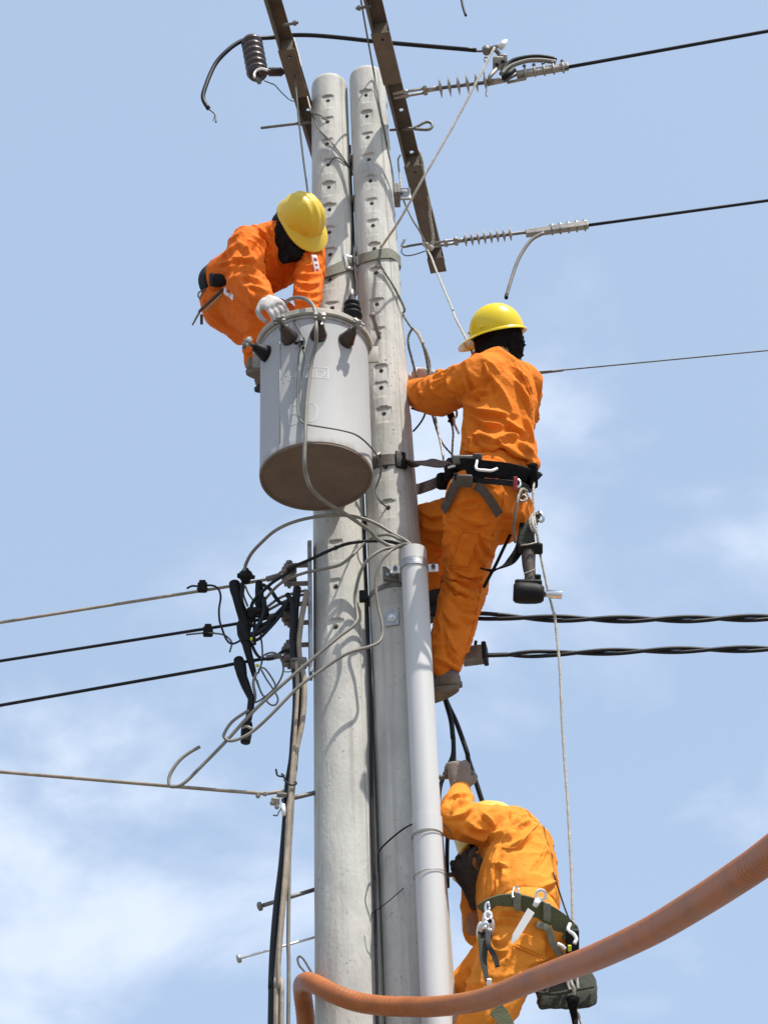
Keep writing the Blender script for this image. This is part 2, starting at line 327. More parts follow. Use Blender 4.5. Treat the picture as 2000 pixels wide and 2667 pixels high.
# ------------------------------------------------------------------ crossarms (angle iron running towards the camera)
AZ = math.radians(9.4); AD = Vector((math.sin(AZ), math.cos(AZ), 0)); AP = Vector((math.cos(AZ), -math.sin(AZ), 0))
def holed_strip(mb, o, wdir, ldir, ndir, W, L, th, holes, hr):
    """flat bar with round through-holes. o = corner, W along wdir, L along ldir; holes = (w, l)"""
    ls = [0]; hs = sorted(holes, key=lambda h: h[1])
    def quad(a, b, c, d):
        mb.add([a, b, c, d], [(0, 1, 2, 3)])
    def pt(w_, l_, k): return o + wdir * w_ + ldir * l_ + ndir * (th * k)
    def slab(w0, w1, l0, l1):
        for k in (0, 1): mb.add([pt(w0, l0, k), pt(w1, l0, k), pt(w1, l1, k), pt(w0, l1, k)], [(0, 1, 2, 3)])
    cur = 0; s = hr * 1.6
    for (hw, hl) in hs:
        slab(0, W, cur, hl - s); slab(0, hw - s, hl - s, hl + s); slab(hw + s, W, hl - s, hl + s); n = 16; ring = []; outer = []
        for k in range(n):
            a = 2 * math.pi * k / n; c, s_ = math.cos(a), math.sin(a); q = s / max(abs(c), abs(s_))
            ring.append((hw + hr * c, hl + hr * s_)); outer.append((hw + q * c, hl + q * s_))
        for k in range(n):
            l = (k + 1) % n
            for z in (0, 1): mb.add([pt(*ring[k], z), pt(*ring[l], z), pt(*outer[l], z), pt(*outer[k], z)], [(0, 1, 2, 3)])
            mb.add([pt(*ring[k], 0), pt(*ring[l], 0), pt(*ring[l], 1), pt(*ring[k], 1)], [(0, 1, 2, 3)])
        cur = hl + s
    slab(0, W, cur, L)
    for (w0, l0, w1, l1) in ((0, 0, W, 0), (W, 0, W, L), (W, L, 0, L), (0, L, 0, 0)):
        mb.add([pt(w0, l0, 0), pt(w1, l1, 0), pt(w1, l1, 1), pt(w0, l0, 1)], [(0, 1, 2, 3)])
def crossarm(org, L, W, H, holes, plates, bolts, label):
    """org: lower left corner of the near end; holes in the top flange: (w, l); plates under the flange: (l0, l1)"""
    t = thing('crossarm', org, label, 'crossarm')
    Zv = Vector((0, 0, 1)); th = .007
    mb = MB(); holed_strip(mb, org + Zv * (H - th), AP, AD, Zv, W, L, th, holes, .0105); mb.make('top_flange', M['arm'], t, smooth=False)
    mb = MB(); c = org + AD * (L / 2) + AP * (th / 2) + Zv * ((H - th) / 2 - .0002); mb.box(c, AP * th / 2, AD * L / 2, Zv * ((H - th) / 2 - .0004)); mb.make('side_flange', M['plate'], t, smooth=False)
    for (l0, l1, hs) in plates:
        mb = MB(); holed_strip(mb, org + AD * l0 - Zv * .0075 - AP * .004, AP, AD, Zv, W + .010, l1 - l0, .007, [(.045, h - l0) for h in hs], .009); p = mb.make('splice_plate', M['plate'], t, smooth=False)
        for e in (l0 + .004, l1 - .004):                                 # upturned ends close the box
            mb = MB().box(org + AD * e + AP * (W / 2 + .003) + Zv * ((H - th) / 2), AP * (W / 2 - .006), AD * .0035, Zv * ((H - th) / 2 - .001)); mb.make('end_web', M['plate'], p, smooth=False)
    for (l, side, ln_) in bolts:
        b = org + AD * l + AP * (W if side > 0 else 0) + Zv * (H * .45); mb = MB().tube([b - AP * side * .02, b + AP * side * ln_], .007, 8); mb.lathe(b + AP * side * (ln_ * .55), AP * side, [(.0, 0), (.013, 0), (.013, .012), (0, .012)], 6); mb.make('bolt', M['dark_steel'], t, smooth=False)
    return t
zr, zl = 8.25, 8.40
r0_ = QZ(1, 1085, 0, zr); r1_ = QZ(2, 425, 1930, zr); Lr = (r1_ - r0_).dot(AD)
orgR = r1_ - AD * (Lr + .35)
def lr(z, x, y): return (QZ(z, x, y, zr + .065) - orgR).dot(AD)
WR = .072
crossarm(orgR, Lr + .35, WR, .07,
         [(.040, lr(1, 1200, 222)), (.040, lr(1, 1315, 682)), (.040, lr(1, 1381, 942)), (.045, lr(1, 1410, 1028)), (.040, lr(1, 1557, 1587)), (.04, .2)],
         [(lr(1, 1200, 238) - .09, lr(1, 1290, 545) - .09, [lr(1, 1210, 280) - .09]), (lr(1, 1420, 1042) - .09, lr(1, 1520, 1510) - .09, [lr(1, 1415, 1085) - .09]), (lr(1, 1580, 1600) - .09, Lr + .345, [])],
         [(lr(1, 1110, 115) - .09, -1, .045)], 'rusty brown angle crossarm with insulator strings along right pole')
l0_ = QZ(1, 490, 0, zl); l1_ = QZ(1, 780, 990, zl); Ll = 2.3
orgL = l0_ - AD * .35
def ll(z, x, y): return (QZ(z, x, y, zl + .065) - orgL).dot(AD)
crossarm(orgL, Ll, .066, .07, [(.045, ll(1, 620, 318)), (.04, ll(1, 733, 684)), (.045, ll(1, 761, 773)), (.04, 1.9)],
         [(ll(1, 600, 345) - .09, ll(1, 700, 640) - .1, [ll(1, 625, 385) - .09]), (1.55, 1.85, [])],
         [(ll(1, 650, 195) - .07, 1, .05)], 'rusty brown angle crossarm with black arrester beside left pole')

# long thin rods through the poles
def rod(name, a, b, r, label, cat, ring=None, mat_='dark_steel'):
    t = thing(name, a, label, cat); MB().tube([a, b], r, 8).make('shank', M[mat_], t)
    return t
e0, e1 = Q(1, 1270, 803, 6.33), Q(1, 1420, 792, 6.28)
t = rod('eye_bolt', e0, e1, .0065, 'eye bolt with teardrop ring poking out past the right crossarm', 'eye bolt')
ringp = qs(1, [(1420, 792), (1470, 762), (1500, 752), (1525, 762), (1528, 782), (1510, 798), (1475, 800), (1420, 796)], 6.28)
wire('eye_ring', ringp, .0075, M['dark_steel'], t)
a, b = Q(1, 790, 752, 6.33), Q(1, 475, 790, 6.42)
t = thing('through_bolt', a, 'long threaded bolt sticking out left of the crossarm near pole top', 'bolt'); MB().tube([a, b], .0068, 8).make('shank', M['dark_steel'], t); MB().lathe(a.lerp(b, .22), b - a, [(0, 0), (.014, 0), (.014, .012), (0, .012)], 6).make('nut', M['dark_steel'], t, smooth=False)
for zz in (8.06, 7.80, 7.45):
    c = (axL(zz) + axR(zz)) / 2; MBb = MB().tube([c + Vector((0, -.05, 0)), c + Vector((0, .05, 0))], .006, 8)
    tag(MBb.make('pole_bolt', M['dark_steel']), 'short dark bolt in the slit between the two poles', 'bolt', 'bolts in the slit between the poles')

# ------------------------------------------------------------------ arrester on its bracket, black jumper over it
Ya = 6.03
top = Q(17, 655, 290, Ya); bot = Q(17, 775, 945, Ya); ax = (top - bot).normalized(); Ln = (top - bot).length; Rr = mpx(195 * .14467, top)
t = thing('surge_arrester', bot, 'ribbed dark brown arrester on a bracket beside the left crossarm', 'arrester')
prof = [(0, 0), (Rr*.78, 0), (Rr*.86, Ln*.02)]
N = 6
for i in range(N):
    h = Ln * (.04 + .93 * i / N); s_ = Ln * .93 / N
    prof += [(Rr*.80, h), (Rr*1.0, h + s_*.25), (Rr*1.0, h + s_*.42), (Rr*.90, h + s_*.8), (Rr*.80, h + s_*.98)]
prof += [(Rr*.7, Ln*.985), (Rr*.3, Ln), (0, Ln)]
MB().lathe(bot, ax, prof, 32).make('housing', M['brownceramic'], t)
MB().lathe(bot - ax*.05, ax, [(0, 0), (.010, 0), (.010, .012), (.014, .012), (.014, .025), (.009, .028), (.009, .055), (0, .055)], 12).make('terminal_stud', M['dark_steel'], t)
c0 = Q(17, 810, 880, Ya - .04); c1 = Q(17, 1230, 880, Ya + .02)
MB().tube([c0, c1], .0135, 12).make('bracket_arm', M['brownceramic'], t)
for k in range(5):
    p = c0.lerp(c1, .40 + k * .11); MB().lathe(p, c1 - c0, [(.012, 0), (.021, .004), (.021, .007), (.012, .012)], 16).make('bracket_rib', M['brownceramic'], t)
wire('clamp_ring', qs(17, [(950, 850), (850, 825), (760, 850), (710, 910), (715, 980)], Ya - .058), .006, M['bright'], t)
wire('ground_lead', qs(17, [(890, 1040), (1000, 1085), (1080, 1120), (1200, 1250), (1330, 1370), (1420, 1410)], 6.05), .0028, M['thinwire'], t)
jp = qs(1, [(197, 755, 6.02), (190, 705, 6.02), (150, 670, 6.02), (118, 610, 6.02), (130, 540, 6.02), (190, 400, 6.03), (270, 310, 6.03), (350, 255, 6.04), (420, 238, 6.05), (540, 232, 6.08), (650, 218, 6.08), (790, 218, 6.06), (960, 232, 6.04), (1200, 258, 6.0), (1450, 280, 5.96), (1800, 310, 5.93)])
t = thing('jumper_cable', jp[0], 'black jumper cable curling over the arrester with a frayed cut end', 'cable')
MB().tube(crom(jp[2:]), .0105, 10).make('sheath', M['blackcable'], t)
wire('bare_core', [jp[0], jp[0].lerp(jp[1], .6), jp[1], jp[2]], .004, M['thinwire'], t)
wire('frayed_strand', [jp[1], Q(1, 182, 735, 6.02), Q(1, 178, 748, 6.02)], .002, M['thinwire'], t)

# ------------------------------------------------------------------ tension insulator strings
LD = Vector((AP.x, AP.y, 0))
def string(za, a, s0, s1, e, b, sheds, rs, Y0, label):
    """a: arm end, s0..s1 sheds, e clamp start, b clamp end; pixel pairs in zoom za"""
    ps = [Q(za, *p, Y0 - .165 * k) for p, k in ((a, 0), (s0, .12), (s1, .35), (e, .42), (b, .62))]
    A, S0, S1, E_, B = ps; d = (B - A).normalized()
    t = thing('tension_insulator', A, label, 'insulator', 'insulator strings on the right crossarm')
    # shackle: two bars and pins
    sh = MB(); n = Vector((0, 0, 1)); n = (n - d*n.dot(d)).normalized(); q = d.cross(n)
    mid = A.lerp(S0, .62)
    for s_ in (-1, 1): sh.tube([A - d*.03 + q*s_*.013, mid + q*s_*.013], .0065, 8)
    sh.tube([mid - q*.022, mid + q*.022], .010, 8); sh.tube([A + d*.03 - q*.02, A + d*.03 + q*.02], .009, 8); sh.make('shackle', M['clampgrey'], t)
    li = MB(); li.tube([mid - d*.01, S0], [.011, .011], 8); li.make('eye_link', M['clampgrey'], t)
    MB().tube([S0 - d*.015, E_ + d*.02], .0085, 10).make('core_rod', M['dark_steel'], t)
    for i in range(sheds):
        p = S0.lerp(S1, i / (sheds - 1)); MB().lathe(p - d*.004, d, [(.008, -.006), (.011, -.004), (rs, .001), (rs, .004), (.012, .010), (.008, .012)], 28).make('shed', M['shed'], t)
    return t, ps, d
# upper string
t, ps, d = string(18, (40, 590), (415, 525), (745, 470), (900, 470), (1590, 330), 5, .046, 6.05, 'upper grey disc insulator string with clamp holding cut cable ends')
A, S0, S1, E_, B = ps; n = (Vector((0, 0, 1)) - d*d.z).normalized(); q = d.cross(n)
MB().lathe(Q(18, 826, 465, 5.98) - d*.004, d, [(.008, -.006), (.011, -.004), (.046, .001), (.046, .004), (.012, .010), (.008, .012)], 28).make('shed', M['shed'], t)
cb = Q(18, 1110, 400, 5.95); ce = Q(18, 1590, 335, 5.92)
cl = MB(); cl.tube([E_ - d*.03, E_ + d*.07], [.016, .012], 10); cl.tube([E_ + d*.06, cb], .008, 8); cl.tube([E_ + d*.06 + n*-.02, Q(18, 1200, 440, 5.95)], .007, 8); cl.make('strain_link', M['clampgrey'], t)
body = MB(); body.box((cb + ce)/2, d*((ce-cb).length/2), n*.013, q*.016, .004); bo = body.make('strain_clamp', M['clampgrey'], t, smooth=False)
for i in range(5):
    p = cb.lerp(ce, .17 + .18*i); ub = []
    for k in range(13):
        a_ = math.pi * k / 12; ub.append(p - n*(.004 + .020*math.sin(a_)) + q*(.018*math.cos(a_)))
    ub = [ub[0] + n*.035] + ub + [ub[-1] + n*.035]
    MB().tube(ub, .0042, 8).make('u_bolt', M['clampgrey'], bo)
    MB().lathe(p + n*.022 + q*.018, n, [(0, 0), (.008, 0), (.008, .008), (0, .008)], 6).make('nut', M['dark_steel'], bo, smooth=False)
# big hot-line connector above the clamp and two cut cable ends
h0 = Q(18, 940, 420, 5.95)
cn = thing('line_connector', h0, 'grey bolted hot line connector above the upper insulator string', 'connector')
MB().box(Q(18, 945, 300, 5.95), RX*.026, UP*.030, F*.018, .008).make('clamp_body', M['clampgrey'], cn)
MB().box(Q(18, 985, 262, 5.94), RX*.020, UP*.022, F*.014, .006).make('clamp_jaw', M['clampgrey'], cn)
for x, y in ((930, 312), (985, 285)): MB().lathe(Q(18, x, y, 5.925), -F, [(0, 0), (.009, 0), (.009, .006), (0, .006)], 10).make('bolt_hole', M['hole'], cn)
MB().tube([Q(18, 930, 350, 5.95), Q(18, 870, 415, 5.95), Q(18, 860, 450, 5.95)], .010, 8).make('lower_jaw', M['clampgrey'], cn)
MB().tube([Q(18, 830, 160, 5.93), Q(18, 840, 200, 5.93)], .019, 10).make('lead_ferrule', M['dark_steel'], cn)
MB().tube([Q(18, 870, 165, 5.93), Q(18, 1000, 120, 5.92)], .010, 10).make('crossbar', M['clampgrey'], cn)
MB().lathe(Q(18, 960, 155, 5.92), Q(18, 1010, 100, 5.92) - Q(18, 960, 155, 5.92), [(0, 0), (.015, 0), (.015, .04), (.008, .045), (.008, .055), (0, .055)], 12).make('bolt_head', M['bright'], cn)
MB().tube([Q(18, 920, 180, 5.93), Q(18, 970, 240, 5.94)], .010, 8).make('neck', M['dark_steel'], cn)
wire('spring_clip', qs(18, [(850, 250), (820, 245), (815, 275), (835, 285), (850, 270)], 5.93), .003, M['dark_steel'], cn)
wire('lead_tail', qs(18, [(740, 188), (790, 188), (830, 185)], 5.93), .0055, M['thinwire'], cn)
for off, nm in (((0, 0), 'upper'), ((8, 42), 'lower')):
    pp = qs(18, [(970 + off[0], 400), (1010 + off[0], 330 + off[1]*.6), (1080, 275 + off[1]), (1200, 245 + off[1]*.8), (1320, 238 + off[1]*.8), (1440, 255 + off[1]*.7), (1470, 270 + off[1]*.5)], 5.93 if not off[1] else 5.915)
    tag(wire('cut_cable', pp, .0105, M['blackcable'] if not off[1] else M['greycable'], sides=10), f'short {"black" if not off[1] else "grey"} cut cable end arching over the upper strain clamp', 'cable')
tag(MB().tube([Q(18, 990, 440, 5.91), Q(18, 1090, 355, 5.91)], .013, 10).make('clamp_sleeve', M['black']), 'black rubber sleeve where cut cables enter the connector', 'sleeve')
tag(wire('tie_wire', qs(18, [(830, 505), (835, 555), (828, 575), (838, 605)], 5.96), .0028, M['thinwire']), 'thin blue grey tie wire dangling under the upper discs', 'wire')
def conductor(a, b, ext, r, label, mt='blackcable', sag=.0):
    dd = (b - a).normalized(); pts = [a + (b - a) * (i/6) for i in range(7)] + [b + dd * ext * (i/8) + Vector((0, 0, -sag * (i/8)**2)) for i in range(1, 9)]
    return tag(MB().tube(pts, r, 10).make('overhead_conductor', M[mt]), label, 'conductor')
a = ce - d*.05; b = QZ(0, 1659, 67, a.z + .02)
conductor(a, b, 14, .0085, 'black overhead conductor leaving the upper insulator string')
# lower string (far end of the arm)
t, ps, d = string(2, (490, 1705), (690, 1672), (1035, 1628), (1150, 1615), (1640, 1545), 8, .033, 6.93, 'lower grey disc insulator string at the far end of the crossarm')
A, S0, S1, E_, B = ps; n = (Vector((0, 0, 1)) - d*d.z).normalized(); q = d.cross(n)
c0 = Q(2, 1150, 1620, E_.y); c1 = Q(2, 1635, 1560, B.y)
bo = MB().box((c0 + c1)/2, d*((c1-c0).length/2), n*.017, q*.016, .005).make('strain_clamp', M['clampgrey'], t, smooth=False)
for i in range(5):
    p = c0.lerp(c1, .42 + .13*i); ub = [p - n*.022 - q*.013 , p + n*.030 - q*.013]
    MB().tube(ub, .0045, 8).make('clamp_bolt', M['clampgrey'], bo); MB().tube([p - n*.022 + q*.013, p + n*.030 + q*.013], .0045, 8).make('clamp_bolt', M['dark_steel'], bo)
    MB().lathe(p + n*.016, n, [(0, 0), (.017, 0), (.017, .007), (0, .007)], 10).make('saddle', M['steel'], bo)
a = c1 - d*.03; b = QZ(0, 1659, 433, a.z + .03)
conductor(a, b, 14, .0080, 'black overhead conductor leaving the lower insulator string')
pp = qs(2, [(1290, 1620), (1200, 1670), (1130, 1760), (1080, 1860), (1040, 1980), (1000, 2110)], E_.y - .03)
t = thing('drooping_cable', pp[-1], 'grey cut cable end drooping under the lower strain clamp', 'cable')
MB().tube(crom(pp), .0088, 10).make('sheath', M['greycable'], t); MB().tube([pp[-1].lerp(pp[-2], .04), pp[-1] - Vector((0, 0, .012))], .0092, 8).make('cut_end', M['black'], t)
# hook rod passing through the arm there
wire_ = wire('hook_rod', qs(2, [(220, 1665), (200, 1725), (280, 1715), (380, 1700), (500, 1690)], 6.95), .006, M['dark_steel']); tag(wire_, 'thin hooked rod through the far end of the crossarm', 'rod')
tag(wire('tie_loop', qs(2, [(200, 1730), (195, 1770), (230, 1795), (300, 1785), (390, 1755)], 6.93), .003, M['thinwire']), 'thin wire loop hanging below the hooked rod', 'wire')
# loose cable end at the top edge of the picture
tag(wire('hanging_wire', [orgR + AD*.12 + AP*.04 + Vector((0, 0, .06)), orgR + AD*.12 + AP*.06 + Vector((0, 0, .30)), Q(0, 950, -260, 5.6), Q(0, 975, -110, 5.68), Q(0, 995, -10, 5.7), Q(0, 1000, 15, 5.7), Q(0, 1006, 34, 5.7)], .006, M['blackcable']), 'loose dark wire end hanging into view above the insulators', 'wire')

# thin service wire at the right, dead-ended behind the second worker
a, b = Q(5, 1100, 640, 6.45), QZ(0, 1659, 757, Q(5, 1150, 640, 6.45).z + .05)
tw = thing('service_wire', a, 'thin grey service wire with wrapped end running right at shoulder height', 'wire')
MB().tube([a, Q(5, 1480, 610, 6.42), b, b + (b - a)*3], .0032, 8).make('strand', M['thinwire'], tw)
MB().tube([a, Q(5, 1300, 632, 6.44), Q(5, 1480, 610, 6.42)], .0062, 8).make('wrapped_splice', M['dark_steel'], tw)
# two twisted black service cables at the right
def twisted(pts, rr, off, label, pitch=.52, open_=.25):
    t = thing('twisted_cable', pts[0], label, 'cable', 'twisted black cables'); P_ = crom(pts, 40)
    dd = (pts[-1] - pts[0]).normalized(); P_ += [pts[-1] + dd * (i*.05) for i in range(1, 200)]
    n = (Vector((0, 0, 1)) - dd*dd.z).normalized(); q = dd.cross(n)
    L = [0]
    for i in range(1, len(P_)): L.append(L[-1] + (P_[i] - P_[i-1]).length)
    for k in range(2):
        out_ = []
        for p, s in zip(P_, L):
            o_ = off * (1 + 1.3 * max(0, 1 - s/open_)); ph = s/pitch*2*math.pi + k*math.pi + 1.3 if s > open_*.4 else open_*.4/pitch*2*math.pi + k*math.pi + 1.3
            out_.append(p + n*math.sin(ph)*o_ + q*math.cos(ph)*o_)
        MB().tube(out_, rr, 8).make('strand', M['blackcable'], t)
    return t
za = Q(19, 740, 160, 6.38)
twisted([Q(19, 300, 150, 6.40), Q(19, 740, 160, 6.38), QZ(23, 340, 500, za.z - .01), QZ(23, 1000, 505, za.z - .005), QZ(23, 1659, 495, za.z + .03)], .0085, .0088, 'twisted black cable with parted strands just below the drill')
zb = Q(19, 770, 530, 6.38)
twisted([Q(19, 770, 530, 6.38), QZ(23, 360, 715, zb.z), QZ(23, 1000, 697, zb.z + .01), QZ(23, 1659, 687, zb.z + .02)], .0078, .0080, 'twisted black cable leaving the dark clamp block beside the boot')
t = thing('cable_clamp', Q(19, 690, 600, 6.38), 'dark boxy cable clamp behind the second worker\'s shin', 'clamp')
c = Q(19, 700, 530, 6.38); MB().box(c, LD*.045, Vector((0, 0, .029)), AD*.03, .004).make('clamp_body', M['dark_steel'], t, smooth=False)
MB().box(c + LD*.043 + Vector((0, 0, .002)), LD*.009, Vector((0, 0, .038)), AD*.033, .004).make('clamp_jaw', M['black'], t, smooth=False)
MB().tube([c + Vector((.005, -.02, .02)), c + Vector((.010, -.02, .052))], .006, 8).make('bolt', M['black'], t)
MB().tube([Q(19, 240, 590, 6.34), Q(19, 640, 560, 6.38)], .009, 8).make('tie_rod', M['dark_steel'], t)
# ------------------------------------------------------------------ transformer
TC = Vector((-.254, 5.93, 0)); TR = .217; TZ0 = 6.005
TZ1 = Q(11, 850, 235, TC.y - TR - .012).z                                # underside of the lid rim at the front
tr = thing('pole_transformer', (TC.x, TC.y, TZ0), 'grey cylindrical tank transformer with rust brown underside hung on the poles', 'transformer')
def tp(th, r, z): return Vector((TC.x + r * math.sin(th), TC.y - r * math.cos(th), z))     # th from -Y to +X
def lathe_tank(prof, name, mt, sides=96, sharp=35, parent=tr):
    return MB().rings([[tp(2*math.pi*k/sides, r, z) for k in range(sides)] for r, z in prof]).make(name, M[mt], parent, sharp=sharp)
def rust_tank():
    t = M['tank'].node_tree; b = t.nodes['Principled BSDF']; lk = b.inputs['Base Color'].links[0].from_socket; tcn = [n for n in t.nodes if n.type == 'TEX_COORD'][0]
    mp2 = t.nodes.new('ShaderNodeMapping'); mp2.inputs['Scale'].default_value = (38, 38, 2.2); t.links.new(tcn.outputs['Object'], mp2.inputs['Vector'])
    s_ = t.nodes.new('ShaderNodeTexNoise'); s_.inputs['Scale'].default_value = 1; s_.inputs['Detail'].default_value = 5; t.links.new(mp2.outputs[0], s_.inputs['Vector'])
    sp = t.nodes.new('ShaderNodeSeparateXYZ'); t.links.new(tcn.outputs['Object'], sp.inputs[0]); acc = None
    for lo, hi in ((TZ1 - .16, TZ1), (TZ0 + .10, TZ0)):                  # runs below the lid, rust at the bottom weld
        mr = t.nodes.new('ShaderNodeMapRange'); mr.inputs['From Min'].default_value = lo; mr.inputs['From Max'].default_value = hi; t.links.new(sp.outputs['Z'], mr.inputs['Value'])
        if acc is None: acc = mr.outputs[0]
        else:
            mx_ = t.nodes.new('ShaderNodeMath'); mx_.operation = 'MAXIMUM'; t.links.new(acc, mx_.inputs[0]); t.links.new(mr.outputs[0], mx_.inputs[1]); acc = mx_.outputs[0]
    ml = t.nodes.new('ShaderNodeMath'); ml.operation = 'MULTIPLY'; t.links.new(acc, ml.inputs[0]); t.links.new(s_.outputs['Fac'], ml.inputs[1])
    r_ = t.nodes.new('ShaderNodeMapRange'); r_.inputs['From Min'].default_value = .36; r_.inputs['From Max'].default_value = .66; r_.inputs['To Max'].default_value = .6; t.links.new(ml.outputs[0], r_.inputs['Value'])
    mx = t.nodes.new('ShaderNodeMixRGB'); mx.inputs['Color2'].default_value = (.26, .20, .15, 1); t.links.new(r_.outputs[0], mx.inputs['Fac']); t.links.new(lk, mx.inputs['Color1']); t.links.new(mx.outputs[0], b.inputs['Base Color'])
rust_tank()
MB().tube([tp(-.62, TR + .0005, TZ0 + .035), tp(-.62, TR + .0005, TZ1 - .012)], .0022, 6).make('weld_seam', M['tank'], tr)
lathe_tank([(TR - .004, TZ0 + .004), (TR, TZ0 + .006), (TR, TZ0 + .03), (TR - .0015, TZ0 + .034), (TR - .0015, TZ1 - .012), (TR + .004, TZ1 - .010), (TR + .004, TZ1)], 'tank', 'tank')
lathe_tank([(.001, TZ0 + .003), (TR - .012, TZ0 + .003), (TR - .010, TZ0 - .004), (TR - .002, TZ0 - .004), (TR - .002, TZ0 + .005), (.001, TZ0 + .006)], 'base_plate', 'tankbase')
lathe_tank([(TR - .01, TZ1 + .001), (TR + .012, TZ1 + .001), (TR + .017, TZ1 + .006), (TR + .017, TZ1 + .026), (TR + .010, TZ1 + .034), (TR - .02, TZ1 + .040), (TR*.5, TZ1 + .055), (.001, TZ1 + .060)], 'lid', 'lid')
def tank_hit(z, x, y):
    d = ray(z, x, y); a = d.x**2 + d.y**2; b = -2*(d.x*TC.x + d.y*TC.y); c = TC.x**2 + TC.y**2 - TR**2
    q = b*b - 4*a*c; s = (-b - math.sqrt(max(q, 0)))/(2*a); p = CAM + d*s; return p, math.atan2(p.x - TC.x, -(p.y - TC.y))
for i, (bx, by, upk, roll) in enumerate(((345, 630, .30, .3), (555, 500, .35, -.2), (868, 470, .30, .1), (1165, 530, .35, .5))):
    p, th = tank_hit(11, bx, by)
    if i == 0: th -= .12; p = tp(th, TR, p.z)
    rd = Vector((math.sin(th), -math.cos(th), 0)); ax = (rd + Vector((0, 0, upk))).normalized()
    b = MB().lathe(p - ax*.012, ax, [(0, 0), (.033, 0), (.034, .018), (.029, .030), (.022, .050), (.018, .068), (.015, .070), (0, .070)], 24).make('bushing', M['brownceramic'] if i else M['black'], tr)
    tip = p + ax*.058; MB().tube([tip, tip + ax*.045], .0085, 10).make('stud', M['dark_steel'], b)
    side = ax.cross(Vector((0, 0, 1))).normalized(); upv = side.cross(ax)
    side2 = side*math.cos(roll) + upv*math.sin(roll)
    MB().box(tip + ax*.030, ax*.013, side2*.024, ax.cross(side2)*.011, .004).make('terminal_lug', M['clampgrey'] if i != 1 else M['dark_steel'], b)
    for s_ in (-1, 1):
        MB().lathe(tip + ax*.030 + side2*.016*s_ - ax.cross(side2)*.018, ax.cross(side2), [(0, 0), (.007, 0), (.007, .010), (.0045, .010), (.0045, .034), (.008, .034), (.008, .042), (0, .042)], 8).make('lug_bolt', M['dark_steel'] if s_ > 0 else M['clampgrey'], b, smooth=False)
# high-voltage bushing on the lid
hp = Q(11, 1235, 290, 5.80); hz = TZ1 + .035; hv = Vector((hp.x, hp.y, hz)); top = Q(11, 1245, 90, 5.83); ax = Vector((0, .05, 1)).normalized(); H = max(.12, top.z - hz)
pr = [(0, 0), (.026, 0), (.026, H*.12)]
for k in range(3): h = H*(.16 + .22*k); pr += [(.024, h), (.040 - .004*k, h + H*.05), (.040 - .004*k, h + H*.10), (.022, h + H*.20)]
pr += [(.018, H*.88), (.012, H), (0, H)]
hb = MB().lathe(hv, ax, pr, 28).make('high_voltage_bushing', M['black'], tr)
htop = hv + ax*H
MB().tube([htop - ax*.01, htop + ax*.035], .009, 10).make('terminal', M['clampgrey'], hb)
# lugs, grounding pad, hanger to the pole
pL = Q(11, 1465, 680, 5.93)
MB().box(Vector((TC.x + TR + .018, 5.93, pL.z)), (.022, 0, 0), (0, .004, 0), (0, 0, .042), .004).make('lifting_lug', M['lid'], tr)
MB().box(Vector((TC.x - TR - .014, 5.93, pL.z)), (.016, 0, 0), (0, .004, 0), (0, 0, .042), .004).make('lifting_lug', M['lid'], tr)
for zz in (TZ0 + .12, TZ1 - .10):
    MB().box(Vector((-.185, 6.165, zz)), (.05, 0, 0), (0, .036, 0), (0, 0, .03), .005).make('hanger', M['dark_steel'], tr)
gp, th = tank_hit(4, 612, 530); rd = Vector((math.sin(th), -math.cos(th), 0))
gb = MB().tube([gp - rd*.004, gp + rd*.022], .010, 10).make('ground_stud', M['dark_steel'], tr)
sd_ = Vector((math.cos(th), math.sin(th), 0)); MB().tube([gp + rd*.018 - sd_*.022, gp + rd*.018 + sd_*.014], .006, 8).make('stud_clip', M['black'], gb); MB().tube([gp + rd*.018 + sd_*.008, gp + rd*.018 + sd_*.014 - Vector((0, 0, .035))], .005, 8).make('stud_clip', M['black'], gb)
# faint lettering wrapped round the tank
def tank_text(txt, z, x, y, h, width=None, name='lettering', italic=0):
    c = bpy.data.curves.new('txt', 'FONT'); c.body = txt; c.size = 1; c.resolution_u = 4
    o = bpy.data.objects.new('txt', c); COL.objects.link(o); dg = bpy.context.evaluated_depsgraph_get(); me = bpy.data.meshes.new_from_object(o.evaluated_get(dg))
    bpy.data.objects.remove(o); bm = bmesh.new(); bm.from_mesh(me); bmesh.ops.triangulate(bm, faces=bm.faces)
    bmesh.ops.subdivide_edges(bm, edges=[e for e in bm.edges if e.calc_length() > .2], cuts=2)
    xs = [v.co.x for v in bm.verts]; ys = [v.co.y for v in bm.verts]; x0, x1, y0, y1 = min(xs), max(xs), min(ys), max(ys)
    p, th = tank_hit(z, x, y); wd = width or h * (x1 - x0) / (y1 - y0)
    for v in bm.verts:
        t_ = (v.co.x - (x0 + x1)/2)/(x1 - x0) * wd / TR; v.co = tp(th + t_, TR - .0009, p.z + ((v.co.y - (y0 + y1)/2)/(y1 - y0)) * h)
    bm.to_mesh(me); bm.free(); return link(name, me, M['faint'], tr, smooth=False)
tank_text('50', 4, 630, 1105, .105, .12)
tank_text('THIBIDI', 20, 590, 320, .036, .20)
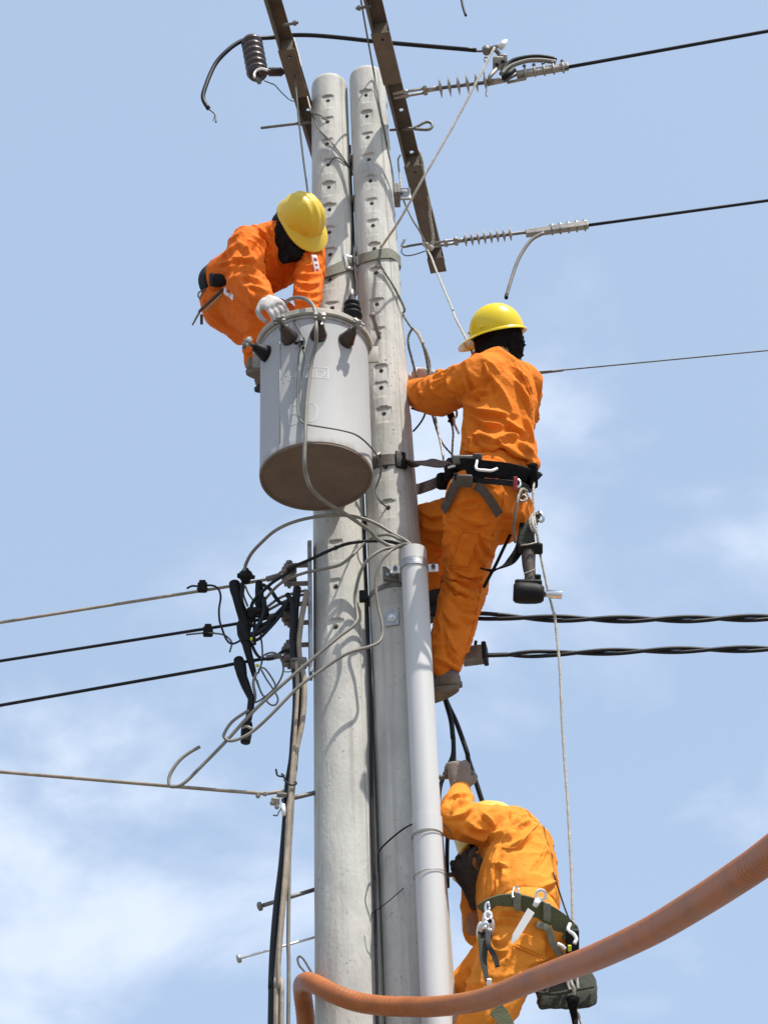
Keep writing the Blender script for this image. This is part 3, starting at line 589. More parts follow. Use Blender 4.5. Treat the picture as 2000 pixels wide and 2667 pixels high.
def tank_frame(z, x, y, wd, h, t):
    p, th = tank_hit(z, x, y); mb = MB()
    def q4(a0, a1, z0, z1):
        n = 8
        for i in range(n):
            b0, b1 = a0 + (a1 - a0)*i/n, a0 + (a1 - a0)*(i + 1)/n
            mb.add([tp(th + b0, TR - .0009, p.z + z0), tp(th + b1, TR - .0009, p.z + z0), tp(th + b1, TR - .0009, p.z + z1), tp(th + b0, TR - .0009, p.z + z1)], [(0, 1, 2, 3)])
    A_ = wd/2/TR; q4(-A_, A_, h/2 - t, h/2); q4(-A_, A_, -h/2, -h/2 + t); q4(-A_, -A_ + t/TR, -h/2, h/2); q4(A_ - t/TR, A_, -h/2, h/2); mb.make('logo_frame', M['faint'], tr, smooth=False)
tank_frame(20, 800, 290, .098, .056, .005)
# fused lead up from the bushing to the strap, ground leads
tag(wire('bushing_lead', [htop + ax*.02, Q(3, 1232, 850, 6.02), Q(3, 1240, 790, 6.10), Q(3, 1230, 690, 6.16), Q(3, 1222, 600, 6.22), Q(3, 1215, 400, 6.27), Q(3, 1205, 200, 6.28), Q(3, 1195, 0, 6.28), Q(1, 1020, 900, 6.29)], .0075, M['black']), 'black lead rising from the high voltage bushing into the pole slit', 'cable')
# ------------------------------------------------------------------ conduit with clamps
YC = 6.10; ct0 = Q(0, 893, 1190, YC); cb1 = Q(0, 940, 2136, YC); k = (cb1 - ct0)/(cb1.z - ct0.z)
cbot = ct0 + k*(0 - ct0.z); CR = .0503
cdt = thing('conduit', (cbot.x, cbot.y, 0), 'smooth pale grey plastic conduit pipe clamped to right pole', 'conduit')
cax = (ct0 - cbot).normalized(); Lc = (ct0 - cbot).length
def cpt(z): return ct0 + k*(z - ct0.z)
zj1 = Q(9, 1345, 420, YC).z; zj2 = Q(9, 1360, 525, YC).z
pr = [(0, 0), (CR, 0)]
for z in np.linspace(.4, zj2 - .05, 8): pr.append((CR, z))
pr += [(CR, zj2 - .002), (CR + .0035, zj2), (CR + .0035, zj1), (CR - .0005, zj1 + .002)]
for z in np.linspace(zj1 + .1, Lc - .01, 6): pr.append((CR - .0005, z))
pr += [(CR - .0005, Lc), (CR - .004, Lc), (CR - .004, Lc - .12), (0, Lc - .12)]
MB().lathe(cbot, cax, pr, 48).make('pipe', M['conduit'], cdt, sharp=35)
zc = Q(21, 1450, 290, YC).z; pc = cpt(zc)
MB().lathe(pc - cax*.017, cax, [(CR - .002, 0), (CR + .004, 0), (CR + .004, .034), (CR - .002, .034)], 48).make('clamp_band', M['steel'], cdt, sharp=35)
for s_ in (-1, 1):
    e = MB().box(pc + Vector((s_*(CR + .020), .012, 0)), (.022, 0, 0), (0, .003, 0), (0, 0, .017), .002).make('clamp_ear', M['bright'], cdt, smooth=False)
    MB().lathe(pc + Vector((s_*(CR + .022), .004, 0)), (0, -1, 0), [(0, 0), (.009, 0), (.009, .008), (.005, .008), (.005, .022), (0, .022)], 6).make('clamp_bolt', M['dark_steel'], e, smooth=False)
for zt, ph in ((Q(9, 1350, 530, YC).z, .4), (Q(9, 1370, 780, YC).z, 1.2)):
    pts = [cpt(zt + .006*math.sin(a + ph)) + Vector((math.cos(a)*(CR + .0045), math.sin(a)*(CR + .0045), 0)) for a in np.linspace(0, 2*math.pi, 33)]
    MB().tube(pts, .0016, 6).make('tie_wire', M['dark_steel'] if ph < 1 else M['bare'], cdt)
# dark band round the right pole plus brackets
zb_ = on_pole(21, 1180, 480, axR).z; a = axR(zb_); pb = thing('pole_band', a, 'dark steel band and brackets round right pole behind the conduit', 'band')
MB().lathe(a - Vector((0, 0, .010)), (0, 0, 1), [(prad(zb_) - .001, 0), (prad(zb_) + .004, 0), (prad(zb_) + .004, .020), (prad(zb_) - .001, .020)], 48).make('band', M['dark_steel'], pb, sharp=35)
p = on_pole(21, 1240, 380, axR, .012); MB().box(p, (.030, .008, 0), (0, .010, 0), (0, 0, .030), .004).make('bracket', M['dark_steel'], pb, smooth=False)
for dx in (-.012, .012): MB().lathe(p + Vector((dx, -.006, -.008)), (0, -1, 0), [(0, 0), (.007, 0), (.007, .010), (0, .010)], 6).make('nut', M['steel'], pb, smooth=False)
p = on_pole(21, 1250, 800, axR, .003); r_ = (p - axR(p.z)).normalized(); s_ = Vector((-r_.y, r_.x, 0))
bk = MB().box(p, s_*.026, r_*.003, Vector((0, 0, .032)), .002).make('square_washer', M['steel'], pb, smooth=False)
MB().lathe(p + r_*.002, r_, [(0, 0), (.015, 0), (.015, .004), (.009, .006), (.009, .016), (0, .016)], 10).make('bolt_end', M['bright'], bk, smooth=False)
p = (axL(zb_ - .03) + axR(zb_ - .03))/2 + Vector((-.02, -.095, 0)); MB().box(p, (.016, 0, 0), (0, .014, 0), (0, 0, .022), .004).make('band_lug', M['black'], pb)

# ------------------------------------------------------------------ step bolts
def step_bolt(a, b, r, label, mt='dark_steel', hr=.012):
    t = thing('step_bolt', a, label, 'step bolt', 'step bolts on the poles'); d = (b - a).normalized()
    MB().tube([a, b], r, 10).make('shank', M[mt], t); MB().lathe(b - d*.010, d, [(0, 0), (hr, 0), (hr, .010), (hr*.7, .013), (0, .013)], 12).make('head', M['steel'] if mt != 'dark_steel' else M[mt], t); return t
step_bolt(Q(9, 700, 850, 6.33), Q(9, 278, 980, 6.28), .0075, 'long dark step bolt sticking out left beyond the loose cable bundle', 'dark_steel', .016)
step_bolt(Q(9, 700, 1155, 6.33), Q(9, 145, 1312, 6.28), .0045, 'pale step bolt low on left pole above the orange pipe bend', 'bright', .015)
step_bolt(on_pole(4, 1290, 455, axR, -.04), Q(4, 1225, 262, 6.03), .0085, 'dark step bolt jutting out of right pole beside the transformer lid', 'dark_steel', .013)
step_bolt(Q(6, 380, 1680, 6.31), Q(6, 558, 1667, 6.31), .0085, 'step bolt under the second worker\'s brown boot', 'dark_steel', .014)
step_bolt(Q(8, 120, 205, 6.31), Q(8, 330, 190, 6.31), .0085, 'step bolt gripped by the lowest worker\'s grey glove', 'dark_steel', .014)
step_bolt(Q(8, 180, 985, 6.31), Q(8, 400, 970, 6.31), .0085, 'step bolt gripped by the lowest worker\'s dark glove', 'dark_steel', .013)
step_bolt(Q(8, 230, 1800, 6.31), Q(8, 420, 1768, 6.31), .0085, 'step bolt beside the lowest worker\'s knee', 'steel', .014)
step_bolt(axL(Q(10, 740, 1990, 6.24).z) + Vector((-.05, -.05, 0)), Vector((-.50, 6.23, Q(10, 740, 1990, 6.24).z)), .0085, 'step bolt under the top worker\'s grey boot', 'dark_steel', .014)
step_bolt(Q(6, 230, 1075, 6.44), Q(6, 420, 1085, 6.46), .0085, 'step bolt under the second worker\'s black boot', 'dark_steel', .013)

# ------------------------------------------------------------------ cables that gather at the conduit mouth
mouth = ct0 + Vector((0, 0, .0)); inside = ct0 - cax*.10
def into(dx, dy): return [mouth + Vector((dx*.8 - .012, dy, .012)), inside + Vector((dx*.5, dy*.5, 0))]
c1 = qs(4, [(470, 170, 5.77), (500, 140, 5.75), (560, 118, 5.72), (640, 125, 5.69), (700, 165, 5.66), (728, 220, 5.645), (738, 290, 5.635)]) + qs(4, [(742, 400, 5.63), (738, 520, 5.66), (705, 660, 5.685), (688, 780, 5.695), (665, 950, 5.695), (655, 1100, 5.695), (645, 1350, 5.69), (640, 1550, 5.70), (655, 1650, 5.74), (690, 1750, 5.78), (760, 1830, 5.84), (850, 1900, 5.90), (1000, 1990, 5.98), (1200, 2130, 6.05)]) + [Q(7, 1330, 195, 6.08), Q(7, 1420, 245, 6.10)] + into(-.01, 0)
tag(wire('transformer_lead', c1, .0078, M['greycable'], sides=10), 'thick grey lead hanging down the transformer front into the conduit', 'cable')
gnd = qs(4, [(480, 245, 5.77), (520, 265, 5.75), (560, 330, 5.72), (610, 420, 5.69), (640, 490, 5.68), (632, 530, 5.675)]) + qs(4, [(605, 560, 5.675), (590, 640, 5.685), (582, 780, 5.69), (580, 950, 5.695), (583, 1110, 5.69), (600, 1170, 5.69), (640, 1205, 5.69), (700, 1220, 5.69), (820, 1240, 5.69), (950, 1262, 5.70), (1080, 1300, 5.73), (1180, 1375, 5.80), (1260, 1470, 5.92), (1290, 1530, 6.02), (1300, 1620, 6.12), (1280, 1700, 6.14), (1255, 1780, 6.14), (1290, 1870, 6.14)]) + [on_pole(4, 1360, 1925, axR, -.01)]
tag(wire('ground_wire', gnd, .0036, M['thinwire']), 'thin dark ground wire curving across the tank to a pole hole', 'wire')
tag(wire('ground_wire', qs(4, [(625, 560, 5.674), (640, 640, 5.685), (620, 760, 5.69), (600, 940, 5.695), (590, 1080, 5.692), (600, 1150, 5.688)]), .0026, M['thinwire']), 'second thin wire doubled beside the ground wire on the tank', 'wire')
ca = qs(7, [(515, 400, 6.22), (525, 350, 6.20), (560, 285, 6.15), (620, 220, 6.10), (700, 150, 6.06), (800, 100, 6.04), (920, 68, 6.04), (1050, 52, 6.05), (1180, 58, 6.07), (1300, 92, 6.08), (1420, 160, 6.09)]) + into(.01, -.01)
tag(wire('tap_cable', ca, .0068, M['greycable']), 'grey cable arching from the black tap ball over to the conduit', 'cable')
cb_ = qs(13, [(790, 690, 6.22), (815, 610, 6.20), (870, 540, 6.18), (960, 455, 6.15), (1050, 380, 6.12), (1250, 255, 6.10)]) + qs(7, [(780, 385, 6.09), (920, 325, 6.07), (1050, 265, 6.07), (1150, 228, 6.09), (1260, 213, 6.10), (1380, 212, 6.10), (1460, 228, 6.10)]) + into(0, .012)
tag(wire('tap_cable', cb_, .0066, M['blackcable']), 'black cable sweeping up from the lower tap block to conduit', 'cable')
cc = qs(13, [(870, 690, 6.24), (905, 620, 6.22), (960, 560, 6.20), (1040, 470, 6.17), (1130, 395, 6.14), (1250, 335, 6.12), (1380, 292, 6.10)]) + qs(7, [(930, 398, 6.08), (1030, 378, 6.07), (1110, 355, 6.07), (1180, 300, 6.08), (1240, 235, 6.10), (1300, 190, 6.10), (1390, 172, 6.09), (1460, 195, 6.09)]) + into(.012, 0)
tag(wire('tap_cable', cc, .0060, M['greycable']), 'grey cable dipping across left pole from tap block to conduit', 'cable')
cd_ = list(reversed(into(-.02, -.012))) + qs(7, [(1430, 252, 6.09), (1360, 268, 6.08), (1290, 312, 6.07), (1245, 370, 6.08), (1215, 450, 6.10), (1195, 560, 6.12), (1205, 640, 6.12), (1210, 695, 6.11), (1180, 740, 6.10), (1100, 800, 6.09), (980, 900, 6.08), (850, 1010, 6.08), (700, 1140, 6.09), (560, 1272, 6.10), (400, 1448, 6.11), (250, 1600, 6.12), (160, 1690, 6.12), (110, 1722, 6.12), (60, 1725, 6.12), (48, 1690, 6.12), (62, 1640, 6.12), (110, 1570, 6.12), (170, 1520, 6.12), (240, 1480, 6.12)])
tag(wire('loose_cable', cd_, .0064, M['greycable']), 'loose grey cable slanting down left with an upturned free end', 'cable')
ce_ = list(reversed(into(-.005, -.022))) + qs(7, [(1440, 258, 6.08), (1395, 292, 6.07), (1352, 345, 6.07), (1328, 430, 6.08), (1325, 520, 6.09), (1340, 620, 6.10), (1362, 720, 6.10), (1365, 790, 6.10), (1340, 838, 6.09), (1270, 868, 6.08), (1150, 905, 6.07), (1000, 1000, 6.07), (850, 1110, 6.07), (700, 1262, 6.08), (620, 1340, 6.09), (560, 1390, 6.10), (500, 1425, 6.10), (430, 1445, 6.10), (395, 1430, 6.10), (390, 1400, 6.10), (440, 1325, 6.10), (540, 1255, 6.10)])
tag(wire('loose_cable', ce_, .0060, M['greycable']), 'loose grey cable with a hairpin loop ending at the lower tap', 'cable')

# ------------------------------------------------------------------ low voltage rack and left lines
pl = Q(7, 912, 300, 6.27); pz0 = Q(7, 925, 1050, 6.27).z; pz1 = Q(7, 918, 240, 6.27).z
rk = thing('insulator_rack', (pl.x, 6.27, pz0), 'steel rack with three porcelain spools bolted to the left pole', 'rack')
zm = (pz0 + pz1)/2; MB().box(Vector((-.300, 6.27, zm)), (.006, 0, 0), (0, .030, 0), (0, 0, (pz1 - pz0)/2), .002).make('back_plate', M['dark_steel'], rk, smooth=False)
MB().box(Vector((-.296, 6.235, zm)), (.008, 0, 0), (0, .004, 0), (0, 0, (pz1 - pz0)/2), .002).make('plate_flange', M['steel'], rk, smooth=False)
SP = []
for i, (x, y) in enumerate(((790, 420), (790, 660), (790, 915))):
    c = Q(7, x, y, 6.27); SP.append(c)
    R_, H = .030, .070
    MB().lathe(c - Vector((0, 0, H/2)), (0, 0, 1), [(.010, 0), (R_*.8, 0), (R_, H*.10), (R_, H*.32), (R_*.7, H*.44), (R_*.62, H*.5), (R_*.7, H*.56), (R_, H*.68), (R_, H*.90), (R_*.8, H), (.010, H)], 28).make('spool', M['spool'], rk)
    for s_ in (-1, 1):
        zz = c.z + s_*(H/2 + .008)
        MB().box(Vector(((c.x - .302)/2 - .008, 6.27, zz)), (abs(c.x + .302)/2 + .012, 0, 0), (0, .014, 0), (0, 0, .003), .001).make('bracket_arm', M['dark_steel'], rk, smooth=False)
    MB().tube([c + Vector((0, 0, -.060)), c + Vector((0, 0, .062))], .007, 8).make('spool_pin', M['dark_steel'], rk)
    MB().lathe(c + Vector((0, 0, .050)), (0, 0, 1), [(0, 0), (.014, 0), (.014, .012), (0, .012)], 6).make('pin_nut', M['dark_steel'], rk, smooth=False)
def left_line(c, pts, zend, r, mt, label):
    p0 = c + Vector((-.034, -.02, 0)); P_ = [c + Vector((.02, -.034, 0)), c + Vector((-.02, -.030, 0))] + pts; z0 = pts[-1].z; e = QZ(0, zend[0], zend[1], z0 - .02); d = (e - pts[-1]).normalized()
    return tag(MB().tube(crom(P_, 5) + [e] + [e + d*6, e + d*14], r, 8).make('overhead_conductor', M[mt]), label, 'conductor')
left_line(SP[0], qs(13, [(1050, 340, 6.25), (940, 370, 6.25), (700, 412, 6.26), (560, 440, 6.26)]), (-5, 1346), .0062, 'tancable', 'tan overhead conductor running left from the top spool')
left_line(SP[1], qs(13, [(1060, 770, 6.25), (960, 782, 6.25), (660, 835, 6.26), (500, 862, 6.26)]), (-5, 1429), .0062, 'blackcable', 'black overhead conductor running left from the middle spool')
left_line(SP[2], qs(13, [(1040, 1205, 6.25), (900, 1218, 6.25), (640, 1262, 6.26), (500, 1290, 6.26)]), (-5, 1525), .0066, 'blackcable', 'black overhead conductor running left from the bottom spool')
for (za, x0, y0, x1, y1, Yv, nm) in ((13, 960, 365, 1120, 320, 6.24, 'top'), (13, 970, 770, 1120, 740, 6.24, 'middle'), (13, 960, 1205, 1120, 1175, 6.24, 'bottom')):
    a, b = Q(za, x0, y0, Yv), Q(za, x1, y1, Yv + .01); t = thing('dead_end_grip', a, f'wrapped dead-end grip at the {nm} spool of the rack', 'grip'); L_ = (b - a).length
    pr = [(0, 0)]
    for i in range(9): pr += [(.010, L_*(i + .1)/9), (.013, L_*(i + .5)/9), (.010, L_*(i + .9)/9)]
    MB().lathe(a, b - a, pr + [(0, L_)], 12).make('wrap', M['dark_steel'], t)
# taps and connectors on the left lines
def lumpy(pts, rad, name, mt, parent, ridge=.18, n=6, freq=22):
    P_ = crom(pts, n*2); L = 0; rs = []
    m_ = len(P_)
    for i, p in enumerate(P_):
        if i: L += (p - P_[i-1]).length
        f = i/(m_ - 1)*(len(rad) - 1); a = int(f); b = min(a + 1, len(rad) - 1); r = rad[a] + (rad[b] - rad[a])*(f - a)
        rs.append(r*.98*(1 + ridge*2.2*(.5 if i % 2 else -.5)))
    return MB().tube(P_, rs, 12).make(name, M[mt], parent)
t = thing('line_tap', Q(13, 740, 330, 6.24), 'round black tap ball on the tan conductor', 'tap')
c = Q(13, 738, 330, 6.24); MB().lathe(c - UP*.030, UP, [(0, 0), (.016, .0), (.018, .012), (.026, .022), (.029, .034), (.024, .046), (.014, .054), (.010, .062), (0, .062)], 18).make('tap_body', M['black'], t)
MB().box(c - RX*.020 + UP*.002, RX*.012, UP*.010, F*.02, .004).make('tap_ear', M['black'], t); MB().box(c + RX*.022 - UP*.004, RX*.014, UP*.008, F*.02, .004).make('tap_ear', M['black'], t)
for nm, x, y in (('tan', 278, 450), ('upper black', 338, 920)):
    c = Q(13, x, y, 6.245); t = thing('piercing_connector', c, f'small black box connector on the {nm} conductor', 'connector')
    MB().box(c, RX*.018, UP*.021, F*.018, .005).make('connector_body', M['black'], t); MB().box(c + UP*.024, RX*.012, UP*.005, F*.012, .002).make('bolt_cap', M['black'], t); MB().box(c - UP*.006, RX*.021, UP*.004, F*.019, .002).make('seam', M['black'], t)
t = thing('taped_tap', Q(13, 830, 1390, 6.20), 'long black ribbed tap lead hanging past the upper two conductors', 'tap')
lumpy(qs(13, [(618, 400, 6.225), (625, 480, 6.22), (650, 580, 6.22)]), [.021, .020, .016], 'tap_head', 'black', t, .06)
lumpy(qs(13, [(640, 560, 6.22), (680, 680, 6.21), (715, 790, 6.20), (735, 930, 6.19)]), [.015, .017, .018, .020], 'tap_sleeve', 'black', t, .12)
lumpy(qs(13, [(690, 830, 6.20), (720, 940, 6.19), (745, 1040, 6.19)]), [.019, .026, .019], 'tap_block', 'black', t, .05)
lumpy(qs(13, [(735, 1000, 6.19), (760, 1120, 6.19), (795, 1250, 6.20), (835, 1400, 6.21)]), [.017, .015, .013, .010], 'tap_tail', 'black', t, .10)
t = thing('taped_tap', Q(13, 760, 1950, 6.16), 'long black ribbed tap lead hanging from the bottom conductor', 'tap')
lumpy(qs(13, [(660, 1215, 6.22), (680, 1290, 6.21), (700, 1390, 6.20)]), [.018, .023, .019], 'tap_head', 'black', t, .06)
lumpy(qs(13, [(695, 1380, 6.20), (740, 1500, 6.19), (800, 1640, 6.18)]), [.017, .016, .012], 'tap_sleeve', 'black', t, .14)
lumpy(qs(13, [(800, 1620, 6.18), (790, 1740, 6.16), (760, 1900, 6.15)]), [.012, .013, .012], 'tap_tail', 'black', t, .10)
lumpy(qs(13, [(755, 1900, 6.15), (748, 1990, 6.14), (735, 2110, 6.14)]), [.019, .021, .018], 'tap_end', 'black', t, .05)
wire('clamp_ring', qs(13, [(700, 1950, 6.12), (750, 1935, 6.115), (800, 1960, 6.12)]), .006, M['clampgrey'], t)
t = thing('tap_block', Q(13, 870, 760, 6.23), 'bulky black tap block on the middle conductor', 'tap')
MB().box(Q(13, 870, 715, 6.22), RX*.042, UP*.020, F*.022, .008).make('block_body', M['black'], t)
lumpy(qs(13, [(880, 395, 6.24), (885, 500, 6.23), (890, 680, 6.22)]), [.013, .017, .016], 'block_sleeve', 'black', t, .07)
MB().box(Q(13, 800, 760, 6.22), RX*.016, UP*.016, F*.02, .005).make('block_ear', M['black'], t)
lumpy(qs(13, [(1060, 790, 6.22), (960, 870, 6.20), (870, 930, 6.19), (780, 970, 6.19)]), [.011, .012, .012, .013], 'block_lead', 'blackcable', t, .03)
def small(name, z, pts, Yv, r, mt, label):
    return tag(wire(name, [Q(z, p[0], p[1], p[2] if len(p) > 2 else Yv) for p in pts], r, M[mt]), label, 'wire')
small('pigtail_wire', 13, [(110, 462), (170, 435), (250, 440), (340, 428), (410, 438), (455, 480), (472, 560), (455, 680), (460, 800), (490, 900), (530, 1000), (580, 1050), (640, 1040), (690, 1010)], 6.235, .0042, 'blackcable', 'black pigtail wire drooping from the tan conductor connector')
small('pigtail_wire', 13, [(105, 955), (200, 945), (330, 935), (420, 942), (500, 955), (555, 990), (590, 1040), (580, 1100), (568, 1140)], 6.235, .0036, 'thinwire', 'thin grey pigtail wire through the black conductor connector')
small('loop_wire', 13, [(725, 430), (715, 520), (740, 600), (760, 650)], 6.23, .004, 'thinwire', 'short dark wire hanging from the tap ball')
small('loop_wire', 13, [(735, 435), (770, 520), (850, 640), (880, 760), (890, 900), (915, 1100), (910, 1250), (870, 1370)], 6.22, .0036, 'thinwire', 'long thin dark wire looping through the tap cluster')
small('loop_wire', 13, [(800, 1040), (830, 1120), (880, 1190), (960, 1215), (1040, 1205)], 6.20, .006, 'blackcable', 'stiff black wire curving under the tap leads to bottom grip')
small('loop_wire', 13, [(800, 830), (770, 930), (760, 1010)], 6.21, .0065, 'blackcable', 'short black wire between the tap block and tap lead')
small('loop_wire', 13, [(835, 820), (828, 950), (838, 1060)], 6.205, .0055, 'blackcable', 'stub of black wire pointing down under tap block')
small('loop_wire', 13, [(870, 1330), (930, 1310), (1000, 1390), (1055, 1500), (1020, 1570), (930, 1610), (870, 1490), (840, 1400)], 6.20, .0034, 'thinwire', 'coiled thin grey wire loop below the bottom spool')
small('loop_wire', 13, [(905, 1330), (960, 1430), (1040, 1550), (1082, 1640), (1060, 1700), (1010, 1705), (960, 1660), (900, 1560), (860, 1440)], 6.19, .0034, 'thinwire', 'larger coiled thin grey wire loop below the bottom spool')
small('loop_wire', 13, [(900, 1210), (960, 1160), (1050, 1150), (1120, 1230), (1140, 1330), (1110, 1430), (1050, 1520), (980, 1590), (900, 1650), (840, 1680)], 6.195, .0036, 'thinwire', 'wide thin grey wire loop beside the bottom spool')
small('loop_wire', 13, [(850, 1360), (820, 1470), (840, 1600), (830, 1680)], 6.195, .0055, 'greycable', 'short grey wire lying along the tap lead')
for q_, (pts_, r_) in enumerate((([(700, 420), (690, 560), (730, 690), (800, 740), (900, 760)], .008), ([(920, 420), (1000, 470), (1060, 560), (1120, 620), (1230, 640)], .0075), ([(720, 800), (830, 860), (960, 830), (1100, 700), (1230, 560)], .008), ([(760, 1000), (860, 1010), (980, 900), (1100, 760), (1200, 600)], .0065), ([(930, 560), (940, 640), (920, 760), (860, 880), (800, 1000)], .0085), ([(1180, 520), (1230, 620), (1240, 800), (1230, 1000), (1250, 1250)], .010))):
    small('tap_wire', 13, pts_, 6.215 - .008*q_, r_, 'blackcable', ('short black wire curling from the tap ball to the tap block', 'black wire from the upper sleeve across to the top spool', 'black wire swinging under the tap block to the rack', 'thin black wire crossing below the tap block to the drop cables', 'black wire hanging from the tap block to the ribbed lead', 'black wire running down the front of the spools')[q_])
small('tie_wire', 13, [(1250, 1310), (1210, 1350), (1150, 1350)], 6.24, .002, 'thinwire', 'wisp of tie wire under the bottom spool')
for k_, (p0, p1) in enumerate((((960, 665), (1390, 480)), ((985, 690), (1390, 520)))):
    small('loop_wire', 13, [p0, ((p0[0]*.66 + p1[0]*.34), p0[1] - 105 + k_*30), ((p0[0]*.3 + p1[0]*.7), p1[1] + 30), p1], 6.22 + .02*k_, .0058, 'greycable', f'grey lead from the tap block towards the rack, {"upper" if not k_ else "lower"} of the pair')
tag(MB().box(Q(13, 800, 1000, 6.17), RX*.005, UP*.006, F*.006, .002).make('tape_mark', M['yellowtape']), 'dab of yellow tape on the upper ribbed tap lead', 'tape')
tag(MB().box(Q(13, 865, 1285, 6.18), RX*.006, UP*.006, F*.006, .002).make('tape_mark', M['yellowtape']), 'dab of yellow tape on the wires below bottom conductor', 'tape')
# vertical bundle left of the poles
def vcable(pts, r, mt, label):
    P_ = pts + [Vector((pts[-1].x - .03, pts[-1].y, 2.2)), Vector((pts[-1].x - .02, pts[-1].y, 0))]
    tag(wire('drop_cable', P_, r, M[mt], sides=10), label, 'cable')
vcable(qs(7, [(840, 500), (825, 640), (822, 800), (822, 950), (835, 1080), (835, 1250), (822, 1420), (812, 1560)], 6.20) + qs(9, [(470, 200, 6.20), (455, 420, 6.19), (430, 720, 6.19), (398, 980, 6.19), (376, 1250, 6.19), (366, 1500, 6.19), (364, 1740, 6.19)]), .0155, 'blackcable', 'thick black drop cable down the left of the poles')
vcable(qs(7, [(900, 520), (865, 700), (850, 880), (880, 1060), (882, 1200), (868, 1340), (838, 1480), (815, 1620)], 6.185) + qs(9, [(486, 200, 6.18), (468, 420, 6.17), (452, 750, 6.17), (430, 1000, 6.17), (405, 1280, 6.17), (392, 1500, 6.17), (390, 1740, 6.17)]), .0105, 'tancable', 'tan drop cable twined with the thick black one')
vcable(qs(7, [(870, 960), (862, 1100), (852, 1250), (842, 1420), (832, 1600)], 6.21) + qs(9, [(500, 200, 6.20), (488, 420, 6.20), (474, 650, 6.20), (470, 900, 6.20), (466, 1200, 6.20), (466, 1740, 6.20)]), .0068, 'greycable', 'straight grey drop cable nearest the left pole')
vcable(qs(7, [(835, 960), (842, 1100), (832, 1300), (818, 1500)], 6.175) + qs(9, [(478, 260, 6.17), (462, 520, 6.17), (442, 800, 6.16), (418, 1080, 6.16), (405, 1300, 6.16), (410, 1500, 6.16), (425, 1740, 6.16)]), .0075, 'tancable', 'thin tan drop cable along the front of the bundle')
MBx = MB().box(Q(7, 850, 965, 6.19), RX*.030, UP*.022, F*.02, .006); tag(MBx.make('cable_tie', M['dark_steel']), 'dark wrap binding the drop cables at bottom spool', 'cable tie')
p = qs(9, [(440, 175, 6.17), (480, 205, 6.155), (515, 200, 6.17), (510, 185, 6.2), (470, 175, 6.2), (440, 160, 6.19), (425, 135, 6.19), (440, 150, 6.19), (410, 150, 6.19), (395, 140, 6.19), (388, 105, 6.19)])
tag(wire('twist_tie', p, .0035, M['blackcable']), 'twisted black tie wire with loose ends round the drop cables', 'tie')
# neutral wire with dead-end clamp low on the left
na = Q(9, 440, 245, 6.18); nb = Q(9, 0, 237, 6.18); ne = Q(0, -5, 1667, 6.25); d = (ne - nb).normalized()
tag(MB().tube([na, Q(9, 320, 262, 6.18), nb, ne, ne + d*12], .0068, 8).make('overhead_conductor', M['tancable']), 'bare tan neutral wire running left from the low clamp', 'conductor')
t = thing('dead_end_clamp', Q(9, 400, 380, 6.18), 'small corroded dead-end clamp holding the bare neutral wire', 'clamp')
MB().box(Q(9, 385, 310, 6.17), RX*.015, UP*.014, F*.012, .004).make('clamp_body', M['clampgrey'], t); MB().box(Q(9, 425, 270, 6.17), RX*.018, UP*.008, F*.012, .003).make('clamp_jaw', M['dark_steel'], t)
for x, y in ((365, 320), (395, 345), (275, 275), (320, 262)): MB().lathe(Q(9, x, y, 6.165), -F, [(0, 0), (.009, 0), (.009, .010), (.005, .010), (.005, .02), (0, .02)], 6).make('clamp_bolt', M['clampgrey'], t, smooth=False)
wire('wire_tail', qs(9, [(430, 345, 6.16), (405, 380, 6.16), (395, 400, 6.16), (370, 398, 6.16)]), .0028, M['thinwire'], t); MB().tube([Q(9, 432, 330, 6.16), Q(9, 440, 400, 6.16)], .008, 8).make('sleeve', M['bright'], t)
tag(MB().tube([Q(9, 700, 240, 6.30), Q(9, 430, 305, 6.20)], .0085, 10).make('stay_rod', M['dark_steel']), 'dark rod tying the neutral clamp to left pole', 'rod')
small('loop_wire', 22, [(215, 230), (180, 170), (140, 105), (112, 85), (98, 105), (110, 150), (140, 185), (160, 210)], 6.26, .0038, 'thinwire', 'small dark blue wire loop above the orange pipe bend')
# wires on the poles near the top
small('pole_wire', 12, [(-80, -420, 6.18), (0, -130, 6.19), (60, 200, 6.19), (150, 545, 6.19)], 6.19, .0042, 'bare', 'pale wire along the left crossarm down to left pole')
small('pole_wire', 1, [(620, 90, 6.02), (655, 260, 6.03), (690, 560, 6.06), (705, 720, 6.08), (735, 980, 6.12), (760, 1165, 6.15), (775, 1300, 6.17)], 6.1, .0045, 'thinwire', 'thin dark wire dropping from left crossarm behind the yellow helmet')
def polewire(pts, r, label, mt='thinwire'):
    tag(wire('pole_wire', pts, r, M[mt]), label, 'wire')
polewire([on_pole(12, 155, 545, axL, .004), on_pole(12, 200, 650, axL, .004), on_pole(12, 260, 770, axL, .004), on_pole(12, 380, 900, axL, .005), on_pole(12, 470, 1020, axL, .005), on_pole(12, 560, 1150, axL, .004), on_pole(12, 640, 1270, axL, .004), Q(12, 665, 1330, 6.28)], .0034, 'thin wire crossing left pole diagonally near its top')
polewire([on_pole(12, 180, 560, axL, .004), on_pole(12, 260, 580, axL, .004), on_pole(12, 320, 630, axL, .006), on_pole(12, 350, 645, axL, -.005)], .003, 'short thin wire going into a hole of left pole')
polewire([on_pole(12, 360, 1185, axL, -.005), on_pole(12, 430, 1130, axL, .008), on_pole(12, 480, 1125, axL, .006), on_pole(12, 560, 1180, axL, .004), on_pole(12, 640, 1280, axL, .003)], .003, 'short thin wire from a left pole hole to the slit')
